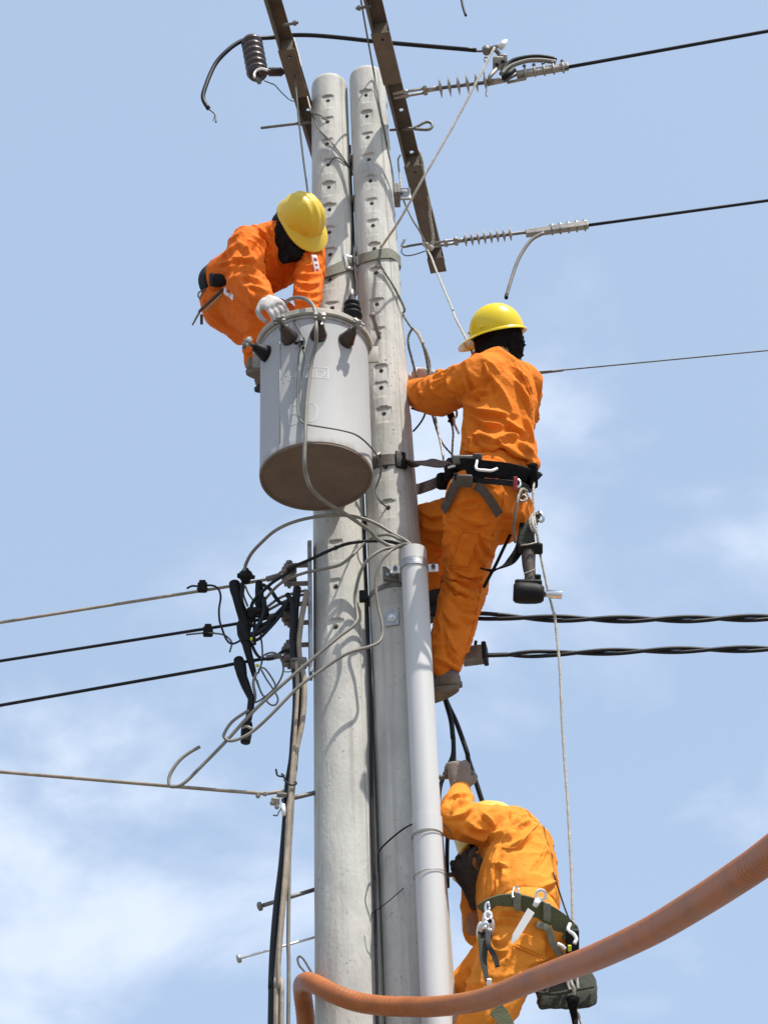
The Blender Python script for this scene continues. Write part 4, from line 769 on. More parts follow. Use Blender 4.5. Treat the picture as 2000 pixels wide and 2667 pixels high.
polewire([Q(1, 1090, 0, 5.75), Q(1, 1125, 200, 5.95), on_pole(12, 905, 60, axR, .03), on_pole(12, 960, 300, axR, .012), on_pole(12, 1010, 560, axR, .006), on_pole(12, 1060, 800, axR, .004), on_pole(12, 1110, 1060, axR, .003), on_pole(12, 1160, 1330, axR, .003), on_pole(12, 1205, 1580, axR, .006)], .0042, 'dark wire down the right edge of right pole near its top')
polewire([Q(2, 185, 1020, 6.42), Q(2, 168, 1060, 6.42), Q(2, 180, 1180, 6.42), Q(2, 195, 1290, 6.42), Q(2, 215, 1380, 6.42), Q(2, 280, 1520, 6.45), Q(2, 330, 1600, 6.5), Q(2, 400, 1740, 6.6)], .0042, 'slack pale wire looping beside the right crossarm', 'bare')
p = Q(2, 215, 1320, 6.40); t = thing('guy_bracket', p, 'small pale bracket plate between right pole and crossarm', 'bracket'); MB().box(p, (.030, 0, 0), (0, .006, 0), (0, 0, .036), .004).make('plate', M['steel'], t, smooth=False); MB().lathe(p + Vector((-.012, -.006, 0)), (0, -1, 0), [(0, 0), (.008, 0), (.008, .01), (0, .01)], 8).make('bolt', M['dark_steel'], t)
MB().box(Q(2, 150, 1330, 6.36), (.02, 0, 0), (0, .05, 0), (0, 0, .03), .004).make('pole_clamp', M['dark_steel'], t, smooth=False)
# ------------------------------------------------------------------ ropes
def rope(name, pts, r, label, mt='rope'):
    P_ = crom(pts, 10); rs = [r*(1 + .12*math.sin(i*1.9)) for i in range(len(P_))]
    return tag(MB().tube(P_, rs, 8).make(name, M[mt]), label, 'rope')
rope('hoist_rope', qs(2, [(910, 190, 5.92), (780, 440, 5.90), (600, 780, 5.92), (360, 1200, 5.96), (180, 1520, 6.05)]) + [on_pole(3, 1412, 525, axR, .010)], .0055, 'pale rope stretched from the line connector down to right pole')
rope('hoist_rope', [on_pole(3, 1412, 560, axR, .012), on_pole(3, 1400, 610, axR, .010), on_pole(3, 1440, 700, axR, .010), on_pole(3, 1500, 810, axR, .012), on_pole(3, 1555, 960, axR, .02), Q(5, 100, 130, 6.22), Q(5, 175, 252, 6.22)], .0050, 'olive grey rope slanting down right pole below the strap', 'thinwire')
rope('rope_loop', qs(5, [(215, 670, 6.3), (170, 500, 6.26), (145, 400, 6.24), (145, 320, 6.23), (178, 256, 6.22), (215, 275, 6.22), (260, 370, 6.22), (290, 470, 6.24), (310, 580, 6.28), (318, 680, 6.30)]), .0052, 'grey rope loop standing up above the second worker\'s sleeve', 'thinwire')
rope('rope_loop', qs(5, [(265, 380, 6.23), (300, 450, 6.25), (330, 560, 6.28), (332, 680, 6.30), (340, 800, 6.36), (370, 980, 6.36), (400, 1140, 6.36), (430, 1280, 6.35), (455, 1430, 6.33), (470, 1520, 6.32)]), .0048, 'grey rope running down behind the sleeve to the belt', 'bare')
tag(wire('rope_tape', qs(5, [(195, 262, 6.215), (230, 300, 6.215), (270, 385, 6.22)]), .0075, M['rope']), 'white tape wrapped round the grey rope loop', 'tape')
rope('rope_loop', qs(5, [(170, 940, 6.36), (250, 965, 6.35), (340, 985, 6.35), (480, 985, 6.34)]), .0042, 'thin dark rope tail under the sleeve, upper one', 'blackcable')
rope('rope_loop', qs(5, [(295, 970, 6.36), (270, 1030, 6.36), (230, 1090, 6.36), (185, 1140, 6.36)]), .0042, 'thin dark rope tail under the sleeve, bent down left', 'blackcable')
rope('rope_loop', qs(5, [(345, 980, 6.37), (400, 1160, 6.37), (450, 1260, 6.36), (520, 1340, 6.34)]), .0042, 'dark blue rope slanting to the belt beside the torso', 'blackcable')
rope('rope_loop', qs(5, [(515, 1060, 6.2), (530, 1150, 6.2), (525, 1250, 6.2), (520, 1380, 6.2)]), .0044, 'pale rope hanging straight beside the second worker\'s torso', 'bare')
t = thing('hand_tool', Q(5, 540, 1100, 6.15), 'dark pulling tool with chrome hook beside the second worker\'s chest', 'tool')
lumpy(qs(5, [(480, 960, 6.2), (510, 1000, 6.19), (530, 1080, 6.18)]), [.010, .015, .010], 'tool_body', 'black', t, .08); wire('tool_hook', qs(5, [(510, 940, 6.17), (555, 950, 6.16), (560, 1010, 6.16), (530, 1040, 6.17), (560, 1120, 6.16), (580, 1160, 6.16)]), .005, M['chrome'], t); MB().box(Q(5, 505, 1050, 6.18), RX*.010, UP*.006, F*.008, .002).make('tool_latch', M['black'], t)
rope('white_rope', qs(2, [(300, 985, 6.55), (330, 995, 6.56), (352, 1060, 6.58), (370, 1200, 6.64), (412, 1400, 6.74), (412, 1480, 6.78), (432, 1600, 6.84), (438, 1680, 6.88), (425, 1735, 6.90), (400, 1745, 6.90)]), .0066, 'white rope lying along the right crossarm')
rope('white_rope', qs(2, [(385, 1740, 6.88), (420, 1800, 6.85), (470, 1930, 6.7), (580, 2192, 6.4)]) + qs(5, [(550, 160, 6.25), (640, 335, 6.16), (690, 445, 6.12), (700, 560, 6.16), (660, 700, 6.25)]), .0052, 'white rope slanting from the crossarm end to the second helmet')
tag(MB().tube(crom(qs(2, [(370, 1705, 6.90), (400, 1720, 6.88), (430, 1740, 6.90)])), .013, 10).make('rope_knot', M['rope']), 'white rope knot on the crossarm end', 'knot')
rope('hand_line', qs(14, [(1355, 330, 6.02), (1345, 450, 6.0), (1352, 620, 6.0), (1365, 800, 6.0), (1400, 980, 6.02), (1425, 1150, 6.03), (1500, 1500, 6.05), (1580, 1834, 6.06)]) + qs(23, [(340, 470, 6.07), (355, 620, 6.08), (372, 800, 6.08), (385, 1100, 6.09), (400, 1350, 6.10), (420, 1620, 6.10), (432, 1850, 6.10), (447, 2133, 6.10)]) + qs(16, [(1395, 300, 6.10), (1400, 480, 6.10), (1415, 700, 6.11), (1440, 1000, 6.12), (1462, 1270, 6.12), (1485, 1460, 6.12)]) + [Vector((1.05, 6.12, 2.0)), Vector((1.1, 6.1, .02))], .0048, 'long white hand line hanging from the second worker\'s belt')
for x, y in ((1350, 780), (1345, 860), (1375, 930)):
    pass
rope('rope_coil', qs(14, [(1345, 690, 5.99), (1310, 760, 5.985), (1330, 860, 5.98), (1375, 880, 5.985), (1360, 780, 5.98), (1330, 720, 5.985), (1345, 830, 5.975), (1390, 930, 5.99), (1400, 1020, 6.0)]), .0058, 'frayed straw coloured knot of rope below the second worker\'s belt', 'rope')
# black cables hanging below the second worker's boot
small('hanging_cable', 6, [(300, 1090, 6.46), (390, 1150, 6.44), (330, 1260, 6.42), (335, 1500, 6.40), (400, 1700, 6.40), (440, 1830, 6.40), (475, 1960, 6.40), (490, 2100, 6.40)], 6.4, .010, 'blackcable', 'black cable hanging below the brown boot, left one')
pq = qs(6, [(400, 1700, 6.42), (450, 1830, 6.42), (520, 1980, 6.42), (600, 2205, 6.42)]) + qs(8, [(430, 60, 6.44), (490, 240, 6.46), (550, 425, 6.48), (600, 560, 6.52), (640, 900, 6.56), (600, 1500, 6.6)])
tag(wire('hanging_cable', pq, .0095, M['blackcable']), 'black cable slanting behind the lowest worker\'s raised arm', 'wire')
pq = [Q(6, 490, 2080, 6.41), Q(8, 305, 10, 6.40), Q(8, 262, 120, 6.40), Q(8, 205, 270, 6.39), Q(8, 190, 420, 6.38)]
tag(wire('hanging_cable', pq, .008, M['blackcable']), 'black cable bending back to the conduit above the grey glove', 'wire')
tag(wire('hanging_cable', [Q(6, 495, 2090, 6.40), Q(8, 315, 20, 6.40), Q(8, 315, 130, 6.40), Q(8, 300, 260, 6.40), Q(8, 270, 560, 6.40), Q(8, 258, 800, 6.40), Q(8, 262, 1080, 6.40)], .0075, M['blackcable']), 'black cable running down behind the lowest worker\'s hands', 'wire')
small('tie_wire', 15, [(165, 860), (200, 900), (240, 960), (262, 1025)], 6.15, .002, 'thinwire', 'wisp of blue wire beside the conduit joint')
small('pole_wire', 9, [(1250, 455, 6.05), (1190, 490, 6.10), (1110, 555, 6.12), (1055, 610, 6.14), (1035, 660, 6.18), (1040, 760, 6.2)], 6.1, .0032, 'blackcable', 'thin black wire from the conduit joint into the slit')
small('pole_wire', 9, [(1200, 860, 6.13), (1120, 930, 6.145), (1050, 985, 6.15), (995, 1025, 6.17), (1000, 1050, 6.17)], 6.1, .0018, 'blackcable', 'hair thin wire crossing the two poles low down')
small('slit_cable', 7, [(1255, 60, 6.25), (1258, 300, 6.25), (1270, 700, 6.24), (1290, 1000, 6.23), (1300, 1849, 6.22), (1318, 2400, 6.21), (1330, 3000, 6.20), (1345, 3600, 6.20)], 6.24, .006, 'blackcable', 'black cable running down in the slit between poles')

# ------------------------------------------------------------------ orange pipe slung across
def pipe_mat():
    m_ = mat('orange_brown_ribbed_pipe', (.38, .115, .026), .48, 0, .18, 12, .15, 200, col2=(.24, .078, .025), c2scale=9, c2lo=.5, c2hi=.8)
    return m_
M['orangepipe'] = pipe_mat()
pp = qs(22, [(165, 640, 6.47), (150, 480, 6.45), (135, 360, 6.41), (135, 285, 6.33), (175, 268, 6.22), (250, 298, 6.14), (360, 355, 6.09), (520, 412, 6.06), (700, 440, 6.02), (880, 447, 5.98), (1040, 449, 5.92)]) + qs(0, [(985, 2170, 5.80), (1040, 2160, 5.62), (1095, 2141, 5.40), (1150, 2118, 5.16), (1220, 2092, 4.84), (1290, 2066, 4.52), (1400, 2014, 4.12), (1500, 1955, 3.80), (1600, 1890, 3.50), (1659, 1848, 3.36), (1750, 1775, 3.15), (1900, 1640, 2.85)]) + [Vector((2.0, 2.1, 2.75)), Vector((2.7, 1.3, 1.9)), Vector((3.2, .5, .8)), Vector((3.5, -.2, .05)), Vector((3.9, -1.0, .035))]
P_ = crom(pp, 60); rs = []; L = 0
for i, p in enumerate(P_):
    if i: L += (p - P_[i-1]).length
    rs.append(.0325 + .0003*math.sin(L/.0042*2*math.pi/4))
tag(MB().tube(P_, rs, 28).make('flexible_pipe', M['orangepipe']), 'thick orange brown flexible pipe slung across in front of the poles', 'pipe')
# ------------------------------------------------------------------ people: solid limbs fused by a voxel remesh, then folded
def ico(mb, c, r, sx=None):
    """ellipsoid; r scalar or three half-axis vectors"""
    A_ = [Vector((r, 0, 0)), Vector((0, r, 0)), Vector((0, 0, r))] if not isinstance(r, (list, tuple)) else [Vector(v) for v in r]
    R_ = []; n, m_ = 16, 10
    for i in range(m_ + 1):
        p = math.pi * i / m_; s, c_ = max(math.sin(p), 1e-3), math.cos(p)
        R_.append([Vector(c) + A_[2]*-c_ + (A_[0]*math.cos(2*math.pi*k/n) + A_[1]*math.sin(2*math.pi*k/n))*s for k in range(n)])
    mb.rings(R_)
def limb(mb, pts, rad):
    """round-ended tapered limb through pts"""
    P_ = [Vector(p) for p in pts]; d0 = (P_[0] - P_[1]).normalized(); d1 = (P_[-1] - P_[-2]).normalized()
    if len(P_) > 2:
        Pc = crom(P_, 6); rc = []
        for i in range(len(Pc)):
            f = i/6; a = min(int(f), len(rad) - 2); rc.append(rad[a] + (rad[a+1] - rad[a])*(f - a))
    else: Pc, rc = crom(P_, 6), [rad[0] + (rad[1] - rad[0])*i/6 for i in range(7)]
    a, ra, b, rb = Pc[0], rc[0], Pc[-1], rc[-1]
    pre = [(a + d0*ra*math.sin(t), ra*math.cos(t)) for t in (1.45, 1.1, .7, .35)]; post = [(b + d1*rb*math.sin(t), rb*math.cos(t)) for t in (.35, .7, 1.1, 1.45)]
    mb.tube([p for p, _ in pre] + Pc + [p for p, _ in post], [r for _, r in pre] + rc + [r for _, r in post], 16)
def loft(mb, rings, n=24, pw=2.3):
    """rings of (centre, half-width vector, half-depth vector)"""
    R_ = []
    for c, a, b in rings:
        row = []
        for k in range(n):
            t = 2*math.pi*k/n; ct, st = math.cos(t), math.sin(t)
            row.append(Vector(c) + Vector(a)*math.copysign(abs(ct)**(2/pw), ct) + Vector(b)*math.copysign(abs(st)**(2/pw), st))
        R_.append(row)
    mb.rings(R_)
def fuse(mb, voxel, smooth=3):
    me = mb.mesh('tmp'); bm = bmesh.new(); bm.from_mesh(me); bmesh.ops.recalc_face_normals(bm, faces=bm.faces); bm.to_mesh(me); bm.free()
    o = bpy.data.objects.new('tmp', me); COL.objects.link(o)
    md = o.modifiers.new('r', 'REMESH'); md.mode = 'VOXEL'; md.voxel_size = voxel
    dg = bpy.context.evaluated_depsgraph_get(); out = bpy.data.meshes.new_from_object(o.evaluated_get(dg)); bpy.data.objects.remove(o)
    n = len(out.vertices); co = np.empty(n*3); out.vertices.foreach_get('co', co); co = co.reshape(-1, 3)
    ed = np.empty(len(out.edges)*2, dtype=np.int64); out.edges.foreach_get('vertices', ed); ed = ed.reshape(-1, 2)
    deg = np.bincount(ed.reshape(-1), minlength=n).astype(float)[:, None]
    for _ in range(smooth):
        for lam in (.6, -.3):
            s = np.zeros_like(co); np.add.at(s, ed[:, 0], co[ed[:, 1]]); np.add.at(s, ed[:, 1], co[ed[:, 0]]); co = co + lam*(s/np.maximum(deg, 1) - co)
    out.vertices.foreach_set('co', co.reshape(-1)); out.update(); return out
CAMN = np.array(CAM); Fn = np.array(F); Rn = np.array(RX); Un = np.array(UP)
def get(me):
    n = len(me.vertices); co = np.empty(n*3); me.vertices.foreach_get('co', co); no = np.empty(n*3); me.vertices.foreach_get('normal', no); return co.reshape(-1, 3), no.reshape(-1, 3)
def segd(P_, a, b):
    d = b - a; t = np.clip(((P_ - a) @ d)/max(d @ d, 1e-9), 0, 1); v = P_ - (a + t[:, None]*d); return np.sqrt((v**2).sum(1)), t, v
def folds(me, z, fl, Yc, reach=.14):
    """creases: each (points in zoom z, width m, height m); modelled on the cloth around plane Y=Yc"""
    co, no = get(me); disp = np.zeros(len(co))
    vd = (co - CAMN); vd /= np.linalg.norm(vd, axis=1)[:, None]; facing = np.clip(-(vd*no).sum(1)*3, 0, 1)
    q = co - CAMN; dz = q @ Fn; pu = np.stack([(q @ Rn)/dz, (q @ Un)/dz], 1)
    for pts, wd, h in fl:
        best = np.full(len(co), 9.); sgn = np.zeros(len(co)); wt = np.zeros(len(co)); n = len(pts) - 1
        pp = []
        for p in pts:
            d = ray(z, *p[:2]); pp.append(np.array([d.dot(RX)/FPX, d.dot(UP)/FPX]))
        for i in range(n):
            d_, t, v = segd(pu, pp[i], pp[i+1]); dm = d_*dz; e = pp[i+1] - pp[i]; side = np.sign(e[0]*v[:, 1] - e[1]*v[:, 0])
            m_ = dm < best; best = np.where(m_, dm, best); sgn = np.where(m_, side, sgn); wt = np.where(m_, (i + t)/n, wt)
        taper = np.sin(np.clip(wt, .04, .96)*math.pi)**.6
        s = best*sgn/(wd*.70); h = h*1.7
        prof = np.exp(-np.abs(s)**1.4) - .55*np.exp(-((s + 1.6)/1.1)**2)
        disp += h*prof*taper*facing
    co = co + no*disp[:, None]; me.vertices.foreach_set('co', co.reshape(-1)); me.update()
def crumple(me, amp, sc, seed=0, stretch=(1, 1, 1), axis=None, elong=4.0):
    """sharp-crested cloth creases; with an axis they run long along it"""
    co, no = get(me); o = Vector((seed*3.1, seed*1.7, seed*.9)); d = np.empty(len(co))
    if axis is not None:
        a_ = np.array(Vector(axis).normalized()); al = co @ a_; P_ = co - a_*(al*(1 - 1/elong))[:, None]
    else: P_ = co
    for i, p in enumerate(P_):
        v = Vector((p[0]*sc*stretch[0], p[1]*sc*stretch[1], p[2]*sc*stretch[2])) + o
        w_ = noise.noise(v*.45 + o)
        v2 = v + Vector((w_, -w_, w_))*.6
        a = 1 - abs(noise.noise(v2))*2.2; b = 1 - abs(noise.noise(v2*2.0 + o))*2.2; c_ = noise.noise(v*.5 - o)
        d[i] = (max(a, -.2)**3*.8 + max(b, -.2)**3*.35*(.5 + c_) - .25)*(.5 + 1.0*max(0, .5 + c_)) if a > -.2 else -.12
    co = co + no*(d*amp)[:, None]; me.vertices.foreach_set('co', co.reshape(-1)); me.update()
def garment(name, mb, vox, mt, parent, fl=(), Yc=6, cr=(.006, 11, 1), stretch=(1, 1, 1), smooth=5, axis=None):
    me = fuse(mb, vox, smooth)
    if cr: crumple(me, *cr, stretch=stretch, axis=axis)
    for z, f in fl: folds(me, z, f, Yc)
    return link(name, me, M[mt], parent)
def onb(fwd, up):
    f = fwd.normalized(); u = (up - f*up.dot(f)).normalized(); return f, u, u.cross(f)          # forward, up, left
def helmet(parent, c, fwd, up, mt, rx=.137, ry=.112, h=.150, visor=.062, ribs=True):
    """c: centre of the rim plane"""
    f, u, l = onb(fwd, up); n, m_ = 56, 14
    def rim(a): return 1.0
    out_ = []; inn = []
    for i in range(m_ + 1):
        t = i/m_*math.pi/2; rr = max(math.sin(t), .004)**.92; hh = math.cos(t); ro, ri = [], []
        for k in range(n):
            a = 2*math.pi*k/n; x, y = math.cos(a)*rr, math.sin(a)*rr
            rib = 0
            if ribs:
                for y0, w_ in ((0, .10), (.36, .07), (-.36, .07)): rib += .0045*math.exp(-((y - y0)/w_)**2)*(hh > .12)*min(1, hh*2)
            o = c + f*x*(rx + rib) + l*y*(ry + rib*.6) + u*(h*hh + rib); ro.append(o); ri.append(c + f*x*(rx - .004) + l*y*(ry - .004) + u*((h - .005)*hh - .001))
        out_.append(ro); inn.append(ri)
    hel = MB().rings(out_ + [list(r) for r in reversed(inn)], cap=True).make('helmet', M[mt], parent, sharp=60)
    # brim: narrow all round, long at the front, dipping
    A_, B_, C_, D_ = [], [], [], []
    for k in range(n):
        a = 2*math.pi*k/n; ca = math.cos(a); w_ = .010 + visor*max(0, ca)**1.6; dip = .010 + .026*max(0, ca)**2
        e = f*math.cos(a)*rx + l*math.sin(a)*ry; dr = (f*math.cos(a)/rx*ry + l*math.sin(a)).normalized()
        A_.append(c + e*.985 + u*.004); B_.append(c + e + dr*w_ - u*dip + u*.003); C_.append(c + e + dr*w_ - u*dip - u*.002); D_.append(c + e*.985 - u*.004)
    MB().rings([A_, B_, C_, D_], cap=False, closed=True).make('brim', M[mt], hel, sharp=50)
    for s_ in (-1, 1):
        for a in (.35, 1.25): 
            b = c + f*math.cos(a*s_)*rx + l*math.sin(a*s_)*ry + u*.018; MB().box(b*1.0, l*.004 if a > 1 else f*.004, f*.012 if a > 1 else l*.010, u*.004, .0015).make('slot_lug', M[mt], hel)
    return hel
def hand(wrist, dirv, palmn, thumb_side, curl, spread, name, mt, parent, s=1.0, cuff=None, grip=1.0):
    """glove: palm, four unequal bent fingers and a thumb leaving the side of the palm"""
    d = dirv.normalized(); pn = (palmn - d*palmn.dot(d)).normalized(); sd_ = d.cross(pn)*thumb_side
    mb = MB(); L = .095*s
    loft(mb, [(wrist - d*.02*s, sd_*.030*s, pn*.024*s), (wrist + d*.01*s, sd_*.033*s, pn*.021*s), (wrist + d*.05*s, sd_*.043*s, pn*.019*s), (wrist + d*L, sd_*.042*s, pn*.017*s), (wrist + d*(L + .008*s), sd_*.036*s, pn*.010*s)], 16)
    for i, (off, ln_) in enumerate(((.030, .074), (.010, .083), (-.011, .077), (-.030, .060))):
        p = wrist + d*(L - .008*s) + sd_*off*s; a = 0; pts = [p]; 
        for j, fr in enumerate((.45, .32, .23)):
            a += curl[j]*(1 + .12*(i - 1.5)); dd = d*math.cos(a) + pn*math.sin(a) + sd_*spread*(1.5 - i)*.12; p = p + dd.normalized()*ln_*fr*s; pts.append(p)
        limb(mb, pts, [.0105*s, .010*s, .0092*s, .008*s])
    p0 = wrist + d*.028*s + sd_*.030*s; p1 = p0 + (d*.6 + sd_*.75 + pn*.35).normalized()*.036*s; p2 = p1 + (d*.85 + sd_*.2 + pn*.55*grip).normalized()*.032*s; p3 = p2 + (d*.75 - sd_*.25*grip + pn*.6*grip).normalized()*.024*s
    limb(mb, [p0, p1, p2, p3], [.015*s, .013*s, .011*s, .009*s])
    if cuff: loft(mb, [(wrist - d*(.03 + cuff)*s, sd_*.036*s, pn*.034*s), (wrist - d*.02*s, sd_*.034*s, pn*.028*s), (wrist + d*.005*s, sd_*.034*s, pn*.024*s)], 16)
    me = fuse(mb, .0042, 2); crumple(me, .0016, 45, 2); return link(name, me, M[mt], parent)
def boot(name, ankle, shaft_dir, toe_dir, mt, parent, s=1.0, sole='darkboot'):
    """shaft, heel, instep and toe; sole is a part of its own"""
    u = shaft_dir.normalized(); t = (toe_dir - u*toe_dir.dot(u)).normalized(); l = u.cross(t)
    mb = MB(); loft(mb, [(ankle + u*.12*s, l*.050*s, t*.058*s), (ankle + u*.05*s, l*.045*s, t*.054*s), (ankle, l*.042*s, t*.052*s), (ankle - u*.045*s + t*.005*s, l*.040*s, t*.056*s)], 18)
    loft(mb, [(ankle - u*.035*s - t*.060*s, l*.022*s, u*.020*s), (ankle - u*.030*s - t*.045*s, l*.036*s, u*.040*s), (ankle - u*.028*s + t*.03*s, l*.040*s, u*.045*s), (ankle - u*.038*s + t*.09*s, l*.044*s, u*.036*s), (ankle - u*.046*s + t*.15*s, l*.043*s, u*.026*s), (ankle - u*.050*s + t*.185*s, l*.028*s, u*.020*s)], 18)
    me = fuse(mb, .0065, 4); crumple(me, .003, 26, 5); b = link(name, me, M[mt], parent)
    R_ = []
    for k in range(28):
        a = 2*math.pi*k/28; x = .063 + math.cos(a)*.132; w_ = .040 + .008*math.cos(a) - .004*math.cos(2*a); R_.append(ankle + t*x*s + l*math.sin(a)*w_*s - u*.070*s)
    MB().rings([R_, [p - u*.010*s for p in R_], [p - u*.020*s + t*.001 for p in R_]]).make('sole', M[sole], b, sharp=40)
    return b
def body_mesh(parent, head_c, fwd, up, neck, chest, hip, arms, legs):
    """one continuous figure under the clothes; the face has brow, eye sockets, nose, mouth and ears"""
    f, u, l = onb(fwd, up); mb = MB()
    ico(mb, head_c, [f*.092, l*.072, u*.108]); ico(mb, head_c - u*.045 + f*.030, [f*.058, l*.052, u*.060])
    limb(mb, [head_c + f*.085 + u*.010, head_c + f*.106 - u*.022], [.009, .014]); limb(mb, [head_c + f*.078 + u*.022 + l*.03, head_c + f*.080 + u*.022 - l*.03], [.012, .012])
    limb(mb, [head_c + f*.080 - u*.058 + l*.016, head_c + f*.080 - u*.058 - l*.016], [.008, .008])
    for s_ in (-1, 1): ico(mb, head_c + l*.074*s_ - f*.004 - u*.008, [f*.018, l*.009, u*.030])
    limb(mb, [head_c - u*.06 - f*.01, neck], [.052, .056]); limb(mb, [neck, chest, hip], [.070, .092, .085])
    for a in arms: limb(mb, [chest.lerp(a[0], .5)] + a, [.06, .050, .042, .036, .030][:len(a) + 1])
    for g_ in legs: limb(mb, [hip] + g_, [.080, .070, .055, .046, .040][:len(g_) + 1])
    me = fuse(mb, .011, 3); b = link('body', me, M['skin'], parent)
    for s_ in (-1, 1): e = MB(); ico(e, head_c + f*.081 + l*.031*s_ + u*.004, .0125); e.make('eye', M['whitepaint'] if 0 else M['eye'], b)
    return b
M['eye'] = mat('dark_eye', (.05, .035, .03), .2)
def hood(parent, head_c, fwd, up, neck, nr, mt='blackcloth', slit=True, bib=None, vox=.008, cr=(.006, 22, 3)):
    f, u, l = onb(fwd, up); mb = MB(); ico(mb, head_c - f*.006, [f*.104, l*.084, u*.112]); 
    if not slit: ico(mb, head_c - u*.045 + f*.02, [f*.072, l*.066, u*.075])
    else: ico(mb, head_c - u*.05 + f*.02, [f*.066, l*.066, u*.060])
    limb(mb, [head_c - u*.06 - f*.02, neck], [.070, nr])
    if bib: 
        for b in bib: limb(mb, b[0], b[1])
    return garment('hood', mb, vox, mt, parent, cr=cr, smooth=9)
def band(parent, name, c, a, b, h, up, mt, th=.008, bulge=.0, n=40):
    """belt: elliptical band, half axes a and b, height h along up"""
    o, i_ = [], []
    R_ = []
    for dz, r in ((-.5, 0), (-.42, 1), (.42, 1), (.5, 0)):
        row = []
        for k in range(n):
            t = 2*math.pi*k/n; e = a*math.cos(t) + b*math.sin(t); row.append(c + e + e.normalized()*(th if r else 0) + up*h*dz)
        R_.append(row)
    R_ += [[c + (a*math.cos(2*math.pi*k/n) + b*math.sin(2*math.pi*k/n))*.96 + up*h*dz for k in range(n)] for dz in (.5, -.5)]
    return MB().rings(R_, cap=False, closed=True).make(name, M[mt], parent, sharp=40)

from mathutils.bvhtree import BVHTree
_bv = {}
def surf(objs, z, x, y, off, Yf):
    """point on the clothes that a pixel shows, lifted by off"""
    d = ray(z, x, y).normalized(); best = None
    for o in objs:
        if o.name not in _bv: _bv[o.name] = BVHTree.FromPolygons([v.co.copy() for v in o.data.vertices], [tuple(p.vertices) for p in o.data.polygons])
        h = _bv[o.name].ray_cast(CAM, d)
        if h[0] is not None and (best is None or h[3] < best[1]): best = (h[0] + h[1]*off*.5 - d*off*.8, h[3], h[1])
    if best: return best[0], best[2]
    return Q(z, x, y, Yf), -d
def surfpts(objs, z, pts, off, Yf): return [surf(objs, z, p[0], p[1], off, p[2] if len(p) > 2 else Yf)[0] for p in pts]
def smoothp(P_, k=2):
    for _ in range(k): P_ = [P_[0]] + [(P_[i-1] + P_[i]*2 + P_[i+1])/4 for i in range(1, len(P_) - 1)] + [P_[-1]]
    return P_
# =================================================== worker on the transformer (top)
SR, SL = Q(10, 650, 640, 5.98), Q(10, 1260, 690, 6.10)
hem = Q(10, 535, 1010, 6.29); chest = Q(10, 905, 715, 6.07); neck = Q(10, 1040, 560, 5.99); hip = Q(10, 505, 1235, 6.34)
T = (chest - hem).normalized(); AC = (SL - SR); AC = (AC - T*AC.dot(T)).normalized(); FR = AC.cross(T).normalized()
if FR.z > 0: FR = -FR
w1 = thing('person', hip - Vector((0, 0, .5)), 'worker in deep orange bending over the transformer in a matte yellow helmet', 'person')
fw, uph = (RX*.50 - UP*.80 - F*.35), (RX*.50 + UP*.42 - F*.72)
hc1 = Q(10, 1180, 390, 5.96); f1, u1, l1 = onb(fw, uph)
eR, wR = Q(10, 630, 1005, 5.90), Q(10, 815, 1180, 5.80); eL, wL = Q(10, 1290, 1000, 6.03), Q(10, 1255, 1290, 5.95)
kR, aR = Q(10, 850, 1430, 6.10), Q(10, 765, 1790, 6.20); kL, aL = Q(10, 980, 1380, 6.22), Q(10, 860, 1860, 6.32)
body_mesh(w1, hc1, fw, uph, neck, chest, hip, [[SR, eR, wR], [SL, eL, wL]], [[hip + Vector((.03, -.06, -.02)), kR, aR], [hip + Vector((.05, .08, -.02)), kL, aL]])
mb = MB()
loft(mb, [(hem - T*.015, AC*.150, FR*.112), (hem + T*.02, AC*.160, FR*.120), (hem.lerp(chest, .35), AC*.155, FR*.116), (hem.lerp(chest, .7), AC*.165, FR*.120), (chest, AC*.178, FR*.118), (chest.lerp(neck, .6), AC*.150, FR*.105), (neck + T*.01, AC*.085, FR*.075)])
limb(mb, [chest.lerp(SR, .55), SR, SR.lerp(eR, .55), eR], [.085, .084, .074, .072]); limb(mb, [eR, eR.lerp(wR, .6), wR + (wR - eR).normalized()*-.012], [.072, .063, .050])
limb(mb, [chest.lerp(SL, .55), SL, SL.lerp(eL, .5), eL], [.085, .078, .066, .062]); limb(mb, [eL, eL.lerp(wL, .6), wL], [.062, .056, .048])
limb(mb, [neck - f1*.05 + l1*.07, neck + T*.035 - f1*.03, neck - f1*.05 - l1*.07], [.03, .036, .03])
fl = [([(560, 590), (650, 680), (700, 800)], .016, .013), ([(640, 560), (740, 640), (830, 790)], .014, .012), ([(690, 520), (800, 600), (850, 720)], .012, .010), ([(530, 760), (640, 770), (760, 830)], .013, .011), ([(560, 860), (680, 870), (800, 950)], .014, .012), ([(600, 960), (700, 960), (830, 1030)], .012, .010), ([(640, 1050), (730, 1060), (860, 1100)], .010, .008), ([(560, 960), (620, 1060), (690, 1160)], .014, .011), ([(620, 1040), (700, 1120), (740, 1200)], .010, .012), ([(380, 760), (450, 700), (560, 600)], .014, .008), ([(350, 830), (430, 800), (510, 790)], .012, .009), ([(430, 900), (490, 860), (520, 760)], .013, .010), ([(760, 450), (850, 520), (900, 640)], .013, .010), ([(880, 450), (930, 540), (980, 640)], .012, .010),
      ([(1180, 830), (1290, 860), (1390, 830)], .012, .009), ([(1170, 930), (1290, 950), (1395, 920)], .012, .010), ([(1190, 1020), (1290, 1050), (1390, 1010)], .012, .010), ([(1170, 1110), (1280, 1140), (1390, 1110)], .011, .009), ([(1160, 1200), (1270, 1220), (1380, 1200)], .010, .009), ([(1150, 700), (1230, 730), (1330, 690)], .012, .009), ([(900, 700), (960, 850), (1000, 1020)], .014, .008), ([(1100, 820), (1080, 930), (1020, 1080)], .014, .008)]
